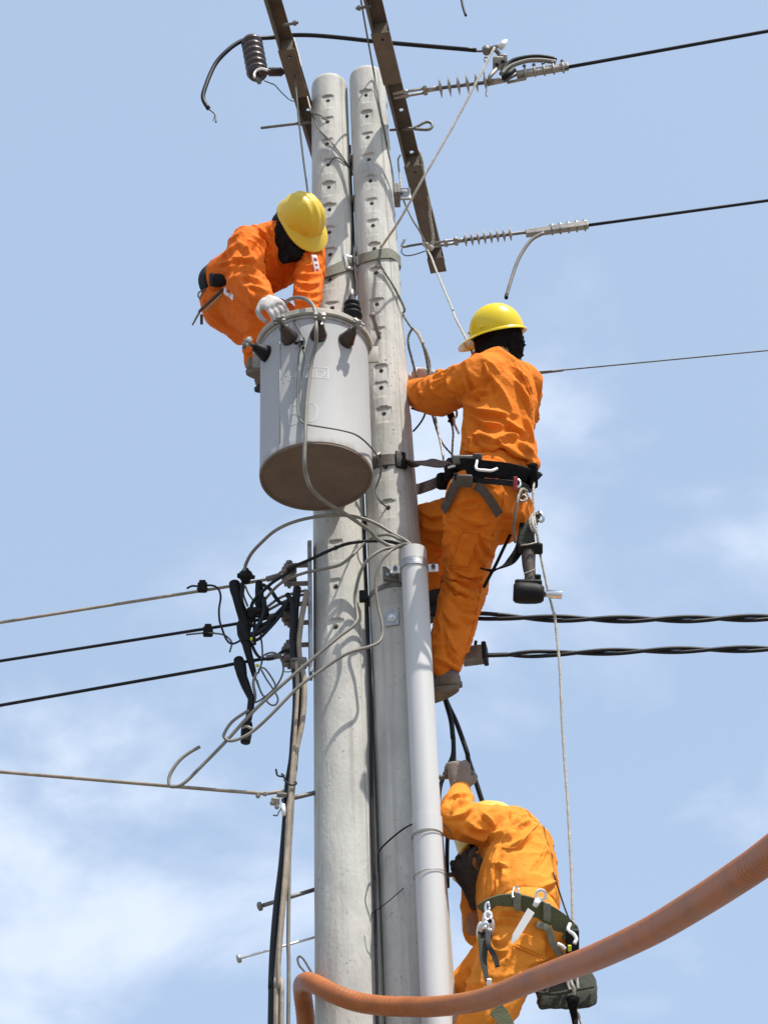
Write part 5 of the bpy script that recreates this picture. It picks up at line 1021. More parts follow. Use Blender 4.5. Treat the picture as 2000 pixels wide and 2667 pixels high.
jk = garment('jacket', mb, .0058, 'orange1', w1, [(10, fl)], 6.0, (.012, 13, 1), axis=RX*.55 - UP*.75 - F*.2, smooth=3)
# sleeve patch
pc_, pn_ = surf([jk], 10, 1352, 835, .003, 6.03); tow = (CAM - pc_).normalized(); side = (RX*.85 + F*.15).normalized(); upp = (UP*.97 - RX*.12); upp = (upp - pn_*upp.dot(pn_)).normalized(); nn = pn_; side = upp.cross(nn)
pa = MB().box(pc_, side*.018, upp*.045, nn*.003, .001).make('arm_patch', M['label'], jk)
for k_ in range(3): MB().box(pc_ + upp*(.026 - .024*k_) + nn*.0032, side*(.011 if k_ != 1 else .007), upp*(.007 if k_ != 1 else .004), nn*.001).make('patch_print', M['redmark'], pa)
mb = MB(); hw = AC
ico(mb, hip, [AC*.15, T*.13, FR*.14]); loft(mb, [(hip - T*.06, AC*.135, FR*.115), (hip + T*.04, AC*.145, FR*.118), (hem - T*.03, AC*.135, FR*.104), (hem + T*.04, AC*.125, FR*.09)])
hR, hL = hip + Vector((.035, -.065, -.02)), hip + Vector((.055, .085, -.02))
limb(mb, [hR, hR.lerp(kR, .55), kR], [.118, .104, .088]); limb(mb, [kR, kR.lerp(aR, .5), aR + Vector((0, 0, -.01))], [.092, .082, .062])
limb(mb, [hL, hL.lerp(kL, .55), kL], [.115, .100, .085]); limb(mb, [kL, kL.lerp(aL, .5), aL + Vector((0, 0, .02))], [.085, .072, .056])
fl = [([(500, 1320), (640, 1330), (850, 1370)], .012, .008), ([(560, 1230), (700, 1280), (880, 1310)], .012, .008), ([(430, 1150), (560, 1250), (700, 1330)], .014, .007), ([(280, 1350), (420, 1460), (600, 1520)], .016, .007), ([(420, 1530), (560, 1540), (700, 1500)], .012, .008), ([(560, 1640), (660, 1620), (760, 1580)], .010, .008), ([(640, 1740), (700, 1720), (770, 1690)], .009, .008), ([(250, 1180), (330, 1130), (430, 1120)], .012, .007), ([(520, 1620), (600, 1700), (700, 1830)], .012, .006)]
garment('trousers', mb, .008, 'orange1', w1, [(10, fl)], 6.2, (.009, 11, 2), axis=RX*.9 - UP*.35, smooth=3)
boot('boot', aR + Vector((.004, -.01, -.022)), Vector((-.10, .05, 1)), Vector((.75, .25, -.05)), 'boot', w1, .95, sole='boot'); boot('boot', aL + Vector((0, 0, -.045)), Vector((-.10, 0, 1)), Vector((.85, -.1, .1)), 'boot', w1, .95)
helmet(w1, hc1 + u1*.026 + f1*.002, fw, uph, 'helmet1', rx=.109, ry=.096, h=.110, visor=.040)
hood(w1, hc1, fw, uph, neck, .082, slit=True, bib=[([hc1 - u1*.05, Q(10, 1085, 590, 6.03), Q(10, 1055, 690, 6.01), Q(10, 1025, 795, 5.985)], [.080, .074, .054, .014]), ([hc1 - u1*.05, Q(10, 1170, 620, 6.02), Q(10, 1130, 710, 5.995)], [.080, .062, .040]), ([hc1 - u1*.05 - f1*.04, Q(10, 1020, 440, 6.03), Q(10, 1010, 620, 6.03)], [.07, .060, .048])], cr=(.004, 16, 3))
wire('chin_strap', [hc1 + l1*.088 + u1*.02, hc1 + l1*.085 - u1*.05 + f1*.03, hc1 - u1*.115 + f1*.05, hc1 - l1*.085 - u1*.05 + f1*.03, hc1 - l1*.088 + u1*.02], .004, M['black'], w1)
MB().tube([Q(10, 950, 296, 5.98), Q(10, 1010, 290, 5.97)], .0055, 8).make('helmet_dial', M['black'], w1)
hand(wR + (Q(10, 850, 1200, 5.785) - wR)*.4, Q(10, 930, 1250, 5.755) - wR, RX*.25 - UP*.9 + F*.5, -1, (.45, .75, .5), .6, 'glove', 'whiteglove', w1, 1.0, .01)
hand(wL, Q(10, 1250, 1370, 5.92) - wL, Vector((0, 0, -1)) + Vector((0, -.4, 0)), 1, (.3, .4, .3), .5, 'glove', 'whiteglove', w1, 1.0, .01)
# belt, pouch and tools at the back
bc = hem - T*.035
bl = band(w1, 'tool_belt', bc, AC*.150, FR*.115, .055, T, 'black', .010)
ico_ = MB(); ico_.box(Q(10, 380, 990, 6.17), RX*.042, UP*.028, F*.035, .014); ico_.make('pouch', M['black'], bl)
MB().box(Q(10, 320, 985, 6.20), RX*.026, UP*.030, F*.03, .012).make('pouch', M['darkboot'], bl)
wire('snap_hook', qs(10, [(290, 1000, 6.16), (330, 955, 6.15), (350, 935, 6.15), (330, 990, 6.15)]), .004, M['bright'], bl)
wire('belt_hook', qs(10, [(240, 1050, 6.24), (205, 1090, 6.24), (155, 1110, 6.24), (145, 1150, 6.24), (165, 1170, 6.24), (190, 1130, 6.24)]), .0035, M['dark_steel'], bl)
# hand tools hanging there (each a thing)
t = thing('open_wrench', Q(10, 480, 1130, 6.12), 'pale open-ended wrench tucked at the top worker\'s hip', 'wrench')
MB().tube(crom(qs(10, [(430, 1070, 6.13), (425, 1115, 6.125), (460, 1140, 6.12), (500, 1120, 6.125), (505, 1075, 6.13)])), .0075, 8).make('jaw', M['bright'], t); MB().box((Q(10, 478, 1140, 6.12) + Q(10, 535, 1205, 6.11))/2, (Q(10, 535, 1205, 6.11) - Q(10, 478, 1140, 6.12))/2, RX*.0085 + UP*.006, F*.004, .002).make('handle', M['bright'], t)
t = thing('screwdriver', Q(10, 85, 1450, 6.24), 'long dark screwdriver with blue shank at the top worker\'s back', 'screwdriver')
MB().tube([Q(10, 400, 1080, 6.13), Q(10, 155, 1310, 6.21)], [.008, .006], 8).make('handle', M['brownstrap'], t); MB().tube([Q(10, 165, 1300, 6.21), Q(10, 85, 1450, 6.24)], [.006, .0035], 8).make('shank', M['dark_steel'], t)
tag(MB().tube([Q(10, 395, 1130, 6.12), Q(10, 225, 1300, 6.17)], [.0055, .0055], 8).make('wooden_stick', M['wood']), 'thin wooden stick hanging from the top worker\'s belt', 'stick')
tag(MB().box(Q(10, 180, 1390, 6.27), RX*.006, UP*.022, F*.006, .002).make('leather_tab', M['brownstrap']), 'small dark red tab behind the top worker\'s trousers', 'tab')
# safety strap round both poles
def arc(ax_, z, t0, t1, n, off=.004):
    a = ax_(z); r = prad(z) + off; return [(a + Vector((r*math.sin(t), -r*math.cos(t), 0)), Vector((math.sin(t), -math.cos(t), 0))) for t in np.linspace(t0, t1, n)]
zA = on_pole(3, 1010, 705, axL).z; zB = on_pole(3, 1180, 640, axL).z; zC = on_pole(3, 1400, 565, axR).z; zD = on_pole(3, 1540, 590, axR).z
pts = []
b0 = bc + AC*.12 - FR*.03
def opn(z, x, y, ax_, off=.006):
    p = on_pole(z, x, y, ax_, off); n = p - ax_(p.z); n.z = 0; return p, n.normalized()
tl = [(Q(10, 1240, 1010, 6.14), Vector((0, -1, 0)))] + [opn(3, x, y, axL) for x, y in ((960, 728), (1000, 708), (1060, 684), (1120, 660), (1175, 638))]
tr_ = [opn(3, x, y, axR) for x, y in ((1262, 604), (1310, 587), (1370, 570), (1430, 560), (1490, 562))] + arc(axR, zD, 1.5, 2.6, 6)
back = [(axL(zD - .02) + Vector((.02, prad(zD) + .004, 0)), Vector((0, 1, 0)))] + list(reversed([(p_, n_) for p_, n_ in arc(axL, zD - .03, -2.2, -2.9, 4)]))
seq = tl + tr_ + back + [(bc - AC*.05 + FR*-.10, Vector((-.5, .5, 0)))]
sp_ = crom([p for p, _ in seq], 4); nr_ = crom([n for _, n in seq], 4)
ss = thing('safety_strap', sp_[0], 'grey olive safety strap with white buckle round both poles', 'strap'); MB().ribbon(sp_, nr_, .052, .004).make('webbing', M['oliveGrey'], ss, smooth=False)
bp_ = on_pole(3, 1186, 632, axL, .010); rad_ = Vector((.45, -.89, 0)).normalized(); tg = Vector((.89, .45, .12)).normalized(); upb = rad_.cross(tg) * -1
if upb.z < 0: upb = -upb
for s_ in (-1, 1):
    MB().box(bp_ + tg*.024*s_ + rad_*.004, tg*.006, upb*.038, rad_*.004, .002).make('buckle_bar', M['whitepaint'], ss); MB().box(bp_ + upb*.034*s_ + rad_*.004, tg*.030, upb*.006, rad_*.004, .002).make('buckle_bar', M['whitepaint'], ss)

# =================================================== second worker, right of the poles
SL, SR = Q(5, 770, 665, 5.93), Q(5, 1135, 725, 6.13); hem = Q(5, 925, 1440, 6.06); chest = Q(5, 935, 850, 6.03); neck = Q(5, 915, 520, 6.02); hip = Q(14, 850, 520, 6.04)
T = (chest - hem).normalized(); AC = SR - SL; AC = (AC - T*AC.dot(T)).normalized(); BK = AC.cross(T).normalized()
if BK.y > 0: BK = -BK                                                    # BK: his back, towards the camera
w2 = thing('person', Q(6, 420, 1800, 6.3), 'worker in light orange seen from behind in a glossy yellow helmet', 'person')
fw = -RX*.92 + Vector((0, .30, 0)) - UP*.03; uph = Vector((-.03, -.50, .86)); hc2 = Q(5, 915, 390, 6.02); f2, u2, l2 = onb(fw, uph)
eL, wL = Q(5, 410, 830, 6.12), Q(5, 130, 800, 6.37); eR, wR = Q(5, 1120, 1000, 6.34), Q(5, 420, 705, 6.42)
kL, aL = Q(6, 585, 850, 6.25), Q(6, 430, 1500, 6.27); kR, aR = Q(6, 270, 400, 6.40), Q(6, 365, 870, 6.47)
hjL, hjR = hip - AC*.085 + Vector((0, 0, -.03)), hip + AC*.085 + Vector((0, 0, -.03))
body_mesh(w2, hc2, fw, uph, neck, chest, hip, [[SL, eL, wL], [SR, eR, wR]], [[hjL, kL, aL], [hjR, kR, aR]])
mb = MB(); low = Q(5, 925, 1300, 6.08); mid = Q(5, 925, 1080, 6.05); shl = Q(5, 935, 640, 6.03)
loft(mb, [(hem - T*.005, AC*.145, BK*.115), (hem + T*.012, AC*.160, BK*.130), (low, AC*.165, BK*.130), (mid, AC*.156, BK*.118), (chest, AC*.166, BK*.120), (Q(5, 935, 720, 6.03), AC*.168, BK*.112), (shl, AC*.160, BK*.105), (Q(5, 920, 555, 6.02), AC*.105, BK*.085), (neck, AC*.070, BK*.066)])
limb(mb, [shl.lerp(SL, .5), SL, SL.lerp(eL, .55), eL], [.090, .090, .080, .082]); limb(mb, [eL, eL.lerp(wL, .6), wL], [.082, .066, .048])
limb(mb, [shl.lerp(SR, .5), SR, SR.lerp(eR, .5), eR], [.085, .082, .072, .070]); limb(mb, [eR, wR], [.068, .046])
# blouson hem overhanging at the right
limb(mb, [Q(5, 1040, 1375, 6.05), Q(5, 1140, 1400, 6.08), Q(5, 1195, 1415, 6.12)], [.048, .048, .042])
fl = [([(480, 680), (510, 760), (570, 810)], .012, .013), ([(650, 590), (720, 720), (740, 800)], .014, .012), ([(810, 560), (815, 630), (825, 680)], .008, .009), ([(830, 620), (960, 820), (1040, 980)], .013, .011), ([(600, 870), (760, 960), (1040, 1000)], .017, .016), ([(640, 960), (800, 1080), (980, 1090)], .016, .014), ([(960, 1020), (1060, 1110), (1180, 1190)], .013, .014), ([(880, 1230), (1010, 1180), (1130, 1190)], .014, .014), ([(1070, 1210), (1160, 1290), (1240, 1350)], .012, .013), ([(640, 1240), (780, 1180), (880, 1210)], .014, .012), ([(640, 1300), (800, 1320), (950, 1260)], .014, .013), ([(650, 1150), (700, 1230), (680, 1310)], .012, .011), ([(770, 1110), (740, 1200), (780, 1270)], .012, .011), ([(1080, 700), (1160, 850), (1210, 1050)], .013, .010), ([(1030, 570), (1140, 680), (1210, 800)], .012, .012), ([(1120, 900), (1170, 1060), (1220, 1220)], .011, .009), ([(230, 740), (240, 800), (290, 850)], .010, .009), ([(330, 700), (350, 780), (420, 850)], .011, .009), ([(620, 700), (690, 810), (790, 860)], .013, .012), ([(690, 860), (750, 800), (850, 790)], .012, .012), ([(950, 1260), (1050, 1330), (1180, 1380)], .013, .011), ([(900, 700), (920, 850), (1000, 960)], .012, .007)]
jk2 = garment('jacket', mb, .0058, 'orange2', w2, [(5, fl)], 6.0, (.011, 12, 4), axis=RX*.75 - UP*.5, smooth=3)
mb = MB(); waist = hem - T*.01
loft(mb, [(waist + T*.05, AC*.125, BK*.095), (waist, AC*.138, BK*.104), (hip + T*.02, AC*.155, BK*.118), (hip - T*.05, AC*.160, BK*.120), (hip - T*.10, AC*.13, BK*.10)])
ico(mb, hip + BK*.025 - AC*.07 - T*.03, .098); ico(mb, hip + BK*.025 + AC*.07 - T*.03, .098)
limb(mb, [hjL, hjL.lerp(kL, .5), kL], [.118, .106, .088]); limb(mb, [kL, kL.lerp(aL, .45), aL.lerp(kL, .1), aL + Vector((0, 0, -.005))], [.088, .084, .066, .064])
limb(mb, [hjR, hjR.lerp(kR, .5), kR], [.112, .100, .090]); limb(mb, [kR, kR.lerp(aR, .5), aR], [.090, .078, .062])
fl = [([(480, 570), (600, 520), (730, 500)], .013, .010), ([(500, 700), (620, 750), (800, 790)], .012, .011), ([(540, 640), (680, 620), (730, 560)], .012, .010), ([(560, 770), (690, 810), (820, 800)], .011, .010), ([(760, 950), (820, 1060), (900, 1160)], .012, .010), ([(700, 1020), (740, 1180), (800, 1290)], .012, .009), ([(360, 1380), (500, 1450), (700, 1500)], .014, .014), ([(350, 1440), (480, 1580), (620, 1640)], .013, .013), ([(560, 1460), (680, 1480), (790, 1440)], .012, .011), ([(430, 1320), (600, 1400), (800, 1370)], .012, .010)]
fl6 = [([(440, 920), (560, 1010), (690, 1040)], .013, .014), ([(430, 820), (520, 900), (640, 950)], .012, .012), ([(500, 1000), (580, 1060), (680, 1070)], .012, .012), ([(420, 1100), (480, 1180), (560, 1200)], .011, .011), ([(560, 1110), (620, 1160), (680, 1120)], .011, .010), ([(430, 1220), (470, 1340), (540, 1440)], .010, .009), ([(440, 1330), (470, 1420), (550, 1510)], .009, .011), ([(345, 1460), (430, 1490), (550, 1560)], .010, .012), ([(250, 300), (330, 330), (420, 310)], .012, .010), ([(240, 400), (340, 430), (450, 420)], .012, .010), ([(260, 540), (350, 560), (450, 540)], .012, .010), ([(280, 660), (360, 670), (440, 650)], .011, .010), ([(780, 600), (820, 660), (840, 700)], .011, .008)]
tz = garment('trousers', mb, .0058, 'orange2', w2, [(14, fl), (6, fl6)], 6.1, (.011, 13, 6), axis=RX*.9 - UP*.35, smooth=3)
# cargo pocket: raised patch with a welt
def patch(parent, z, corners, Yv, off, mt, name='pocket', th=.004):
    tgt = parent.data; from mathutils.bvhtree import BVHTree
    bv = BVHTree.FromPolygons([v.co.copy() for v in tgt.vertices], [tuple(p.vertices) for p in tgt.polygons]); n, m_ = 10, 14; rows = []
    for j in range(m_ + 1):
        for i in range(n + 1):
            s, t_ = i/n, j/m_; x = (corners[0][0]*(1-s) + corners[1][0]*s)*(1-t_) + (corners[3][0]*(1-s) + corners[2][0]*s)*t_; y = (corners[0][1]*(1-s) + corners[1][1]*s)*(1-t_) + (corners[3][1]*(1-s) + corners[2][1]*s)*t_
            d = ray(z, x, y).normalized(); hit = bv.ray_cast(CAM, d)
            p = hit[0] + hit[1]*off if hit[0] else Q(z, x, y, Yv); e = min(s, 1-s)*n < .5 or min(t_, 1-t_)*m_ < .5
            rows.append(p + (hit[1]*(-.010 if e else .002*math.sin(s*7 + t_*5)) if hit[0] else Vector()))
    mb = MB(); fs = [(j*(n+1)+i, j*(n+1)+i+1, (j+1)*(n+1)+i+1, (j+1)*(n+1)+i) for j in range(m_) for i in range(n)]
    o = mb.add(rows, fs).make(name, M[mt], parent); return o, rows, n, m_
pk, rows, n_, m_ = patch(tz, 6, [(560, 440), (720, 455), (620, 745), (455, 730)], 6.0, .006, 'orange2')
edge = [rows[i] for i in range(n_ + 1)] + [rows[j*(n_+1) + n_] for j in range(1, m_ + 1)] + [rows[m_*(n_+1) + i] for i in range(n_ - 1, -1, -1)] + [rows[j*(n_+1)] for j in range(m_ - 1, -1, -1)]
MB().tube([p + (CAM - p).normalized()*.009 for p in edge], .0032, 6).make('pocket_welt', M['orange2'], pk)
boot('boot', Q(6, 440, 1590, 6.28), Vector((.12, .0, 1)), Vector((-.7, .42, -.85)), 'boot', w2, .92, sole='boot'); boot('boot', Q(6, 385, 940, 6.47), Vector((0, 0, 1)), Vector((-.8, .3, -.55)), 'darkboot', w2, 1.1)
helmet(w2, hc2 + u2*.050 + RX*.006, fw, uph, 'helmet2', rx=.114, ry=.104, h=.122, visor=.046, ribs=False)
hood(w2, hc2, fw, uph, Q(5, 905, 530, 6.02), .074, slit=False, cr=(.014, 20, 3))
hand(wL, Vector((-.55, .6, -.1)), Vector((.2, -.3, -.9)), 1, (.5, .6, .4), .4, 'glove', 'greyglove', w2, 1.0, .01)
hand(wR, Q(5, 215, 650, 6.40) - wR, Vector((-.3, -.4, -.8)), -1, (.4, .6, .4), .4, 'glove', 'whiteglove', w2, 1.0, .02)
# wide black belt with pads, straps and rings
G2 = [tz]
def belt_ring(objs, z, pts, off, Yf, backpts, wd, th, name, mt, parent):
    P_ = surfpts(objs, z, pts, off, Yf); P_ = smoothp(P_, 2); P_ = crom(P_ + backpts + [P_[0]], 5); c = sum(P_, Vector())/len(P_)
    return MB().ribbon(P_, [Vector(((p - c).x, (p - c).y, -.12)) for p in P_], wd, th).make(name, M[mt], parent, smooth=False)
bk2 = [Q(14, 1330, 330, 6.16), Q(14, 1150, 330, 6.26), Q(14, 850, 300, 6.27), Q(14, 600, 220, 6.24), Q(14, 470, 170, 6.13)]
bl = belt_ring(G2, 14, [(490, 190, 6.0), (560, 205), (640, 225), (740, 240), (850, 250), (960, 258), (1070, 270), (1180, 290), (1270, 315), (1315, 335, 6.08)], .016, 5.96, bk2, .098, .018, 'tool_belt', 'blackcloth', w2)
belt_ring(G2, 14, [(490, 140, 6.0), (560, 150), (640, 165), (740, 175), (850, 185), (960, 195), (1070, 205), (1180, 225), (1270, 250), (1318, 275, 6.08)], .034, 5.945, bk2, .034, .008, 'belt_strap', 'brownstrap', bl)
belt_ring(G2, 14, [(490, 290, 6.0), (560, 305), (640, 325), (740, 338), (850, 342), (960, 345), (1070, 352), (1180, 370), (1270, 395), (1310, 420, 6.08)], .030, 5.945, [p - Vector((0, 0, .03)) for p in bk2], .022, .012, 'belt_pad_roll', 'black', bl)
MB().box(surf(G2, 14, 640, 130, 0.05, 5.945)[0], RX*.055, UP*.018, F*.014, .006).make('belt_buckle', M['dark_steel'], bl)
MB().box(surf(G2, 14, 730, 130, 0.05, 5.94)[0], RX*.018, UP*.022, F*.012, .006).make('belt_keeper', M['brownstrap'], bl)
wire('belt_hook', surfpts(G2, 14, [(710, 160), (725, 215), (780, 255), (840, 258), (890, 235)], .055, 5.93), .0055, M['bright'], bl)
wire('belt_rod', qs(14, [(380, 165, 5.98), (480, 140, 5.96)]), .005, M['bright'], bl)
MB().ribbon(crom(surfpts(G2, 14, [(500, 300), (465, 400), (405, 530), (350, 650)], .020, 5.96)), [Vector((-.2, -1, -.3))]*40, .036, .006).make('hanging_strap', M['brownstrap'], bl, smooth=False)
MB().ribbon(crom(surfpts(G2, 14, [(690, 380), (770, 430), (850, 550), (935, 690)], .024, 5.93)), [Vector((0, -1, -.5))]*40, [.034]*19, .007).make('hanging_strap', M['brownstrap'], bl, smooth=False)
MB().box(Q(14, 330, 320, 6.10), RX*.030, UP*.034, F*.05, .016).make('pouch', M['blackcloth'], bl)
MB().box(Q(14, 470, 230, 6.03), RX*.045, UP*.036, F*.04, .014).make('pouch', M['blackcloth'], bl)
MB().box(surf(G2, 14, 590, 350, 0.045, 5.96)[0], RX*.030, UP*.024, F*.02, .008).make('belt_pad', M['brownstrap'], bl)
MB().box(surf(G2, 14, 1085, 370, 0.05, 5.955)[0], RX*.008, UP*.026, F*.006, .003).make('orange_tag', M['redmark'], bl)
MB().box(surf(G2, 14, 1285, 260, 0.04, 6.05)[0], RX*.018, UP*.050, F*.03, .010).make('belt_pad', M['blackcloth'], bl)
def ring3(z, cx, cy, rx_, ry_, Yv, r, name, mt, parent, objs=None, off=.02):
    if objs: Yv = surf(objs, z, cx, cy, off, Yv)[0].y
    pts = [Q(z, cx + rx_*math.cos(a), cy + ry_*math.sin(a), Yv) for a in np.linspace(0, 2*math.pi, 21)]; return MB().tube(pts, r, 8).make(name, M[mt], parent)
ring3(14, 1165, 345, 32, 42, 5.955, .006, 'belt_ring', 'chrome', bl, G2, .055); ring3(14, 1225, 450, 24, 55, 5.95, .006, 'snap_link', 'dark_steel', bl, G2, .04); ring3(14, 1225, 515, 45, 35, 5.945, .0055, 'snap_link', 'bare', bl, G2, .03)
t = rope('short_rope', surfpts(G2, 14, [(1230, 440), (1180, 430), (1145, 480), (1130, 560), (1112, 700), (1105, 830, 5.96), (1115, 990, 5.97)], .030, 5.95), .006, 'short tan rope hanging from the second worker\'s belt ring', 'tancable')
# strap between his belt and the right pole
zS = on_pole(4, 1400, 1520, axR).z
seq = [(Q(14, 480, 110, 5.965), Vector((0, -1, 0))), (Q(5, 430, 1425, 6.02), Vector((0, -1, 0))), (Q(5, 300, 1405, 6.08), Vector((.1, -1, 0)))] + list(reversed(arc(axR, zS, -.9, .8, 9))) + [(axR(zS) + Vector((-.11, .02, 0)), Vector((-1, 0, 0)))] + list(reversed(arc(axR, zS, -2.9, -2.0, 3))) + [(axR(zS) + Vector((.12, .10, 0)), Vector((.7, .7, 0))), (Q(5, 700, 1440, 6.22), Vector((0, 1, 0)))]
ps_ = crom([p for p, _ in seq], 4); ns_ = crom([n for _, n in seq], 4)
ws = [.052 if i > 8 else .022 + .030*i/8 for i in range(len(ps_))]
st2 = thing('safety_strap', ps_[0], 'black brown safety strap from the second worker\'s belt round right pole', 'strap'); MB().ribbon(ps_, ns_, ws, .005).make('webbing', M['brownstrap'], st2, smooth=False)
kp = arc(axR, zS, .42, .42, 1, .008)[0]; MB().box(kp[0], Vector((.9, .42, 0))*.022, Vector((0, 0, .040)), kp[1]*.005, .002).make('strap_keeper', M['black'], st2)
kp2 = on_pole(4, 1285, 1500, axR, .012); MB().tube([kp2 + Vector((-.03, -.005, -.018)), kp2 + Vector((.012, -.005, .01))], .007, 8).make('strap_end_hook', M['clampgrey'], st2)
# impact wrench hanging upside down
dr = thing('impact_wrench', Q(14, 1270, 1680, 6.03), 'black cordless impact wrench with chrome socket hanging upside down', 'power tool'); Yd = 6.03
MB().lathe(Q(14, 1118, 1585, Yd), Q(14, 1425, 1600, Yd) - Q(14, 1118, 1585, Yd), [(0, 0), (.030, 0), (.038, .008), (.041, .025), (.041, .05), (.039, .085), (.034, .105), (.026, .114), (0, .116)], 24).make('motor_housing', M['black'], dr)
MB().box(Q(14, 1290, 1490, Yd), RX*.050, UP*.018, F*.024, .008).make('trigger_guard', M['black'], dr)
lumpy(qs(14, [(1300, 1500, Yd), (1310, 1400, Yd), (1295, 1280, Yd), (1290, 1130, Yd)]), [.022, .021, .025, .028], 'handle', 'brownstrap', dr, .03)
MB().box(Q(14, 1390, 1420, Yd), RX*.014, UP*.014, F*.010, .005).make('trigger', M['black'], dr)
MB().box(Q(14, 1310, 1085, Yd), RX*.046, UP*.022, F*.030, .007).make('battery', M['black'], dr)
wire('handle_cord', qs(14, [(1240, 1370, 6.0), (1300, 1350, 5.998), (1360, 1325, 6.0)]), .003, M['bare'], dr)
wire('battery_cord', qs(14, [(1200, 1050, 5.99), (1290, 1040, 5.985), (1390, 1015, 5.99)]), .003, M['bare'], dr)
MB().lathe(Q(14, 1415, 1595, Yd), Q(14, 1630, 1610, Yd) - Q(14, 1415, 1595, Yd), [(0, 0), (.013, 0), (.013, .03), (.0165, .035), (.0165, .084), (.0125, .084), (.0125, .06), (0, .06)], 20).make('socket', M['chrome'], dr, sharp=40)
sl = thing('tool_sling', Q(14, 1250, 1050, 6.02), 'black webbing sling looped under the impact wrench', 'sling')
MB().ribbon(crom(qs(14, [(1390, 690, 6.02), (1330, 800, 6.01), (1280, 920, 6.01), (1270, 1040, 6.015)])), [Vector((-.3, -1, 0))]*30, [.030 + .002*i for i in range(19)], .012).make('hanger', M['bag'], sl, smooth=False)
MB().ribbon(crom(qs(14, [(1240, 800, 6.06), (1220, 950, 6.05), (1180, 1100, 6.05), (1090, 1230, 6.05), (980, 1300, 6.06), (860, 1335, 6.08), (780, 1320, 6.12)])), [Vector((.4, -.6, .6))]*60, .034, .006).make('loop', M['blackcloth'], sl, smooth=False)
MB().ribbon(crom(qs(14, [(1100, 900, 6.10), (1010, 1080, 6.08), (930, 1250, 6.07), (850, 1400, 6.08), (780, 1530, 6.10)])), [Vector((.4, -.8, .2))]*40, .012, .005).make('cord', M['blackcloth'], sl, smooth=False)
wire('snap_hook', qs(14, [(1380, 700, 6.01), (1420, 670, 6.0), (1465, 740, 6.0), (1440, 780, 6.01), (1400, 760, 6.01)]), .0055, M['chrome'], sl)

# =================================================== lowest worker
SL = Q(8, 825, 615, 6.28); SR = Q(8, 640, 800, 6.48); hem = Q(8, 840, 1300, 6.20); chest = Q(8, 785, 830, 6.31); neck = Q(8, 740, 610, 6.40); hip = Q(8, 815, 1480, 6.20)
T = (chest - hem).normalized(); AC = SR - SL; AC = (AC - T*AC.dot(T)).normalized(); BK = AC.cross(T).normalized()
if BK.x < 0: BK = -BK                                                    # BK: his back, towards the right
w3 = thing('person', Q(8, 500, 2500, 6.28), 'worker in faded orange with his face behind a raised arm', 'person')
fw = -RX*.72 - UP*.66 + F*.10; uph = -RX*.30 + UP*.70 + F*.50; hc3 = Q(8, 655, 752, 6.48); f3, u3, l3 = onb(fw, uph)
eL, wL = Q(8, 325, 545, 6.19), Q(8, 365, 315, 6.28); eR, wR = Q(8, 500, 1420, 6.45), Q(15, 510, 1660, 6.34)
kL, aL = Q(8, 560, 2120, 6.12), Q(8, 330, 2900, 6.30); kR, aR = Q(8, 350, 1990, 6.36), Q(8, 300, 2700, 6.45)
hjL, hjR = hip - AC*.080, hip + AC*.085
body_mesh(w3, hc3, fw, uph, neck, chest, hip, [[SL, eL, wL], [SR, eR, wR]], [[hjL, kL, aL], [hjR, kR, aR]])
mb = MB()
loft(mb, [(hem - T*.02, AC*.150, BK*.118), (hem + T*.02, AC*.160, BK*.130), (hem.lerp(chest, .5), AC*.165, BK*.132), (chest, AC*.170, BK*.128), (chest.lerp(neck, .45), AC*.150, BK*.100), (chest.lerp(neck, .8), AC*.105, BK*.08), (neck, AC*.070, BK*.065)])
limb(mb, [chest.lerp(SL, .6), SL, SL.lerp(eL, .5), eL], [.090, .078, .074, .068]); limb(mb, [eL, eL.lerp(wL, .55), wL], [.066, .058, .042])
limb(mb, [chest.lerp(SR, .5), SR, SR.lerp(eR, .5), eR], [.085, .080, .066, .056]); limb(mb, [eR, eR.lerp(wR, .6), wR], [.056, .048, .040])
limb(mb, [Q(8, 830, 660, 6.27), Q(8, 885, 800, 6.25), Q(8, 935, 1000, 6.21), Q(8, 960, 1190, 6.19)], [.054, .060, .064, .068])
fl = [([(300, 470), (340, 400), (430, 400)], .011, .012), ([(290, 360), (350, 350), (420, 330)], .009, .010), ([(280, 520), (380, 500), (460, 430)], .012, .011), ([(430, 560), (480, 600), (560, 620)], .012, .012), ([(380, 640), (560, 690), (740, 620)], .014, .013), ([(540, 480), (600, 540), (640, 600)], .010, .010), ([(770, 460), (770, 500), (775, 530)], .008, .008), ([(800, 560), (850, 520), (900, 500)], .009, .010), ([(820, 600), (880, 570), (940, 540)], .009, .011), ([(760, 760), (860, 720), (930, 640)], .011, .013), ([(660, 760), (640, 900), (620, 1150)], .010, .010), ([(620, 860), (600, 1000), (590, 1180)], .010, .010), ([(700, 900), (720, 980), (690, 1080)], .010, .011), ([(640, 900), (690, 900), (740, 910)], .009, .012), ([(900, 960), (980, 860), (1040, 740)], .008, .006), ([(950, 950), (1020, 850), (1060, 760)], .007, .005), ([(1000, 1090), (1070, 1060), (1130, 1030)], .011, .010), ([(700, 690), (760, 660), (790, 620)], .012, .012), ([(660, 1020), (670, 1100), (660, 1190)], .009, .009)]
jk3 = garment('jacket', mb, .0058, 'orange3', w3, [(8, fl)], 6.2, (.008, 12, 8), axis=RX*.5 + UP*.8, smooth=3)
mb = MB(); waist = hem - T*.03
loft(mb, [(waist + T*.02, AC*.115, BK*.090), (waist - T*.03, AC*.130, BK*.105), (hip + T*.03, AC*.150, BK*.125), (hip - T*.06, AC*.150, BK*.125)])
ico(mb, hip + BK*.055 - AC*.05 - T*.03, .110); ico(mb, hip + BK*.05 + AC*.06 - T*.03, .105)
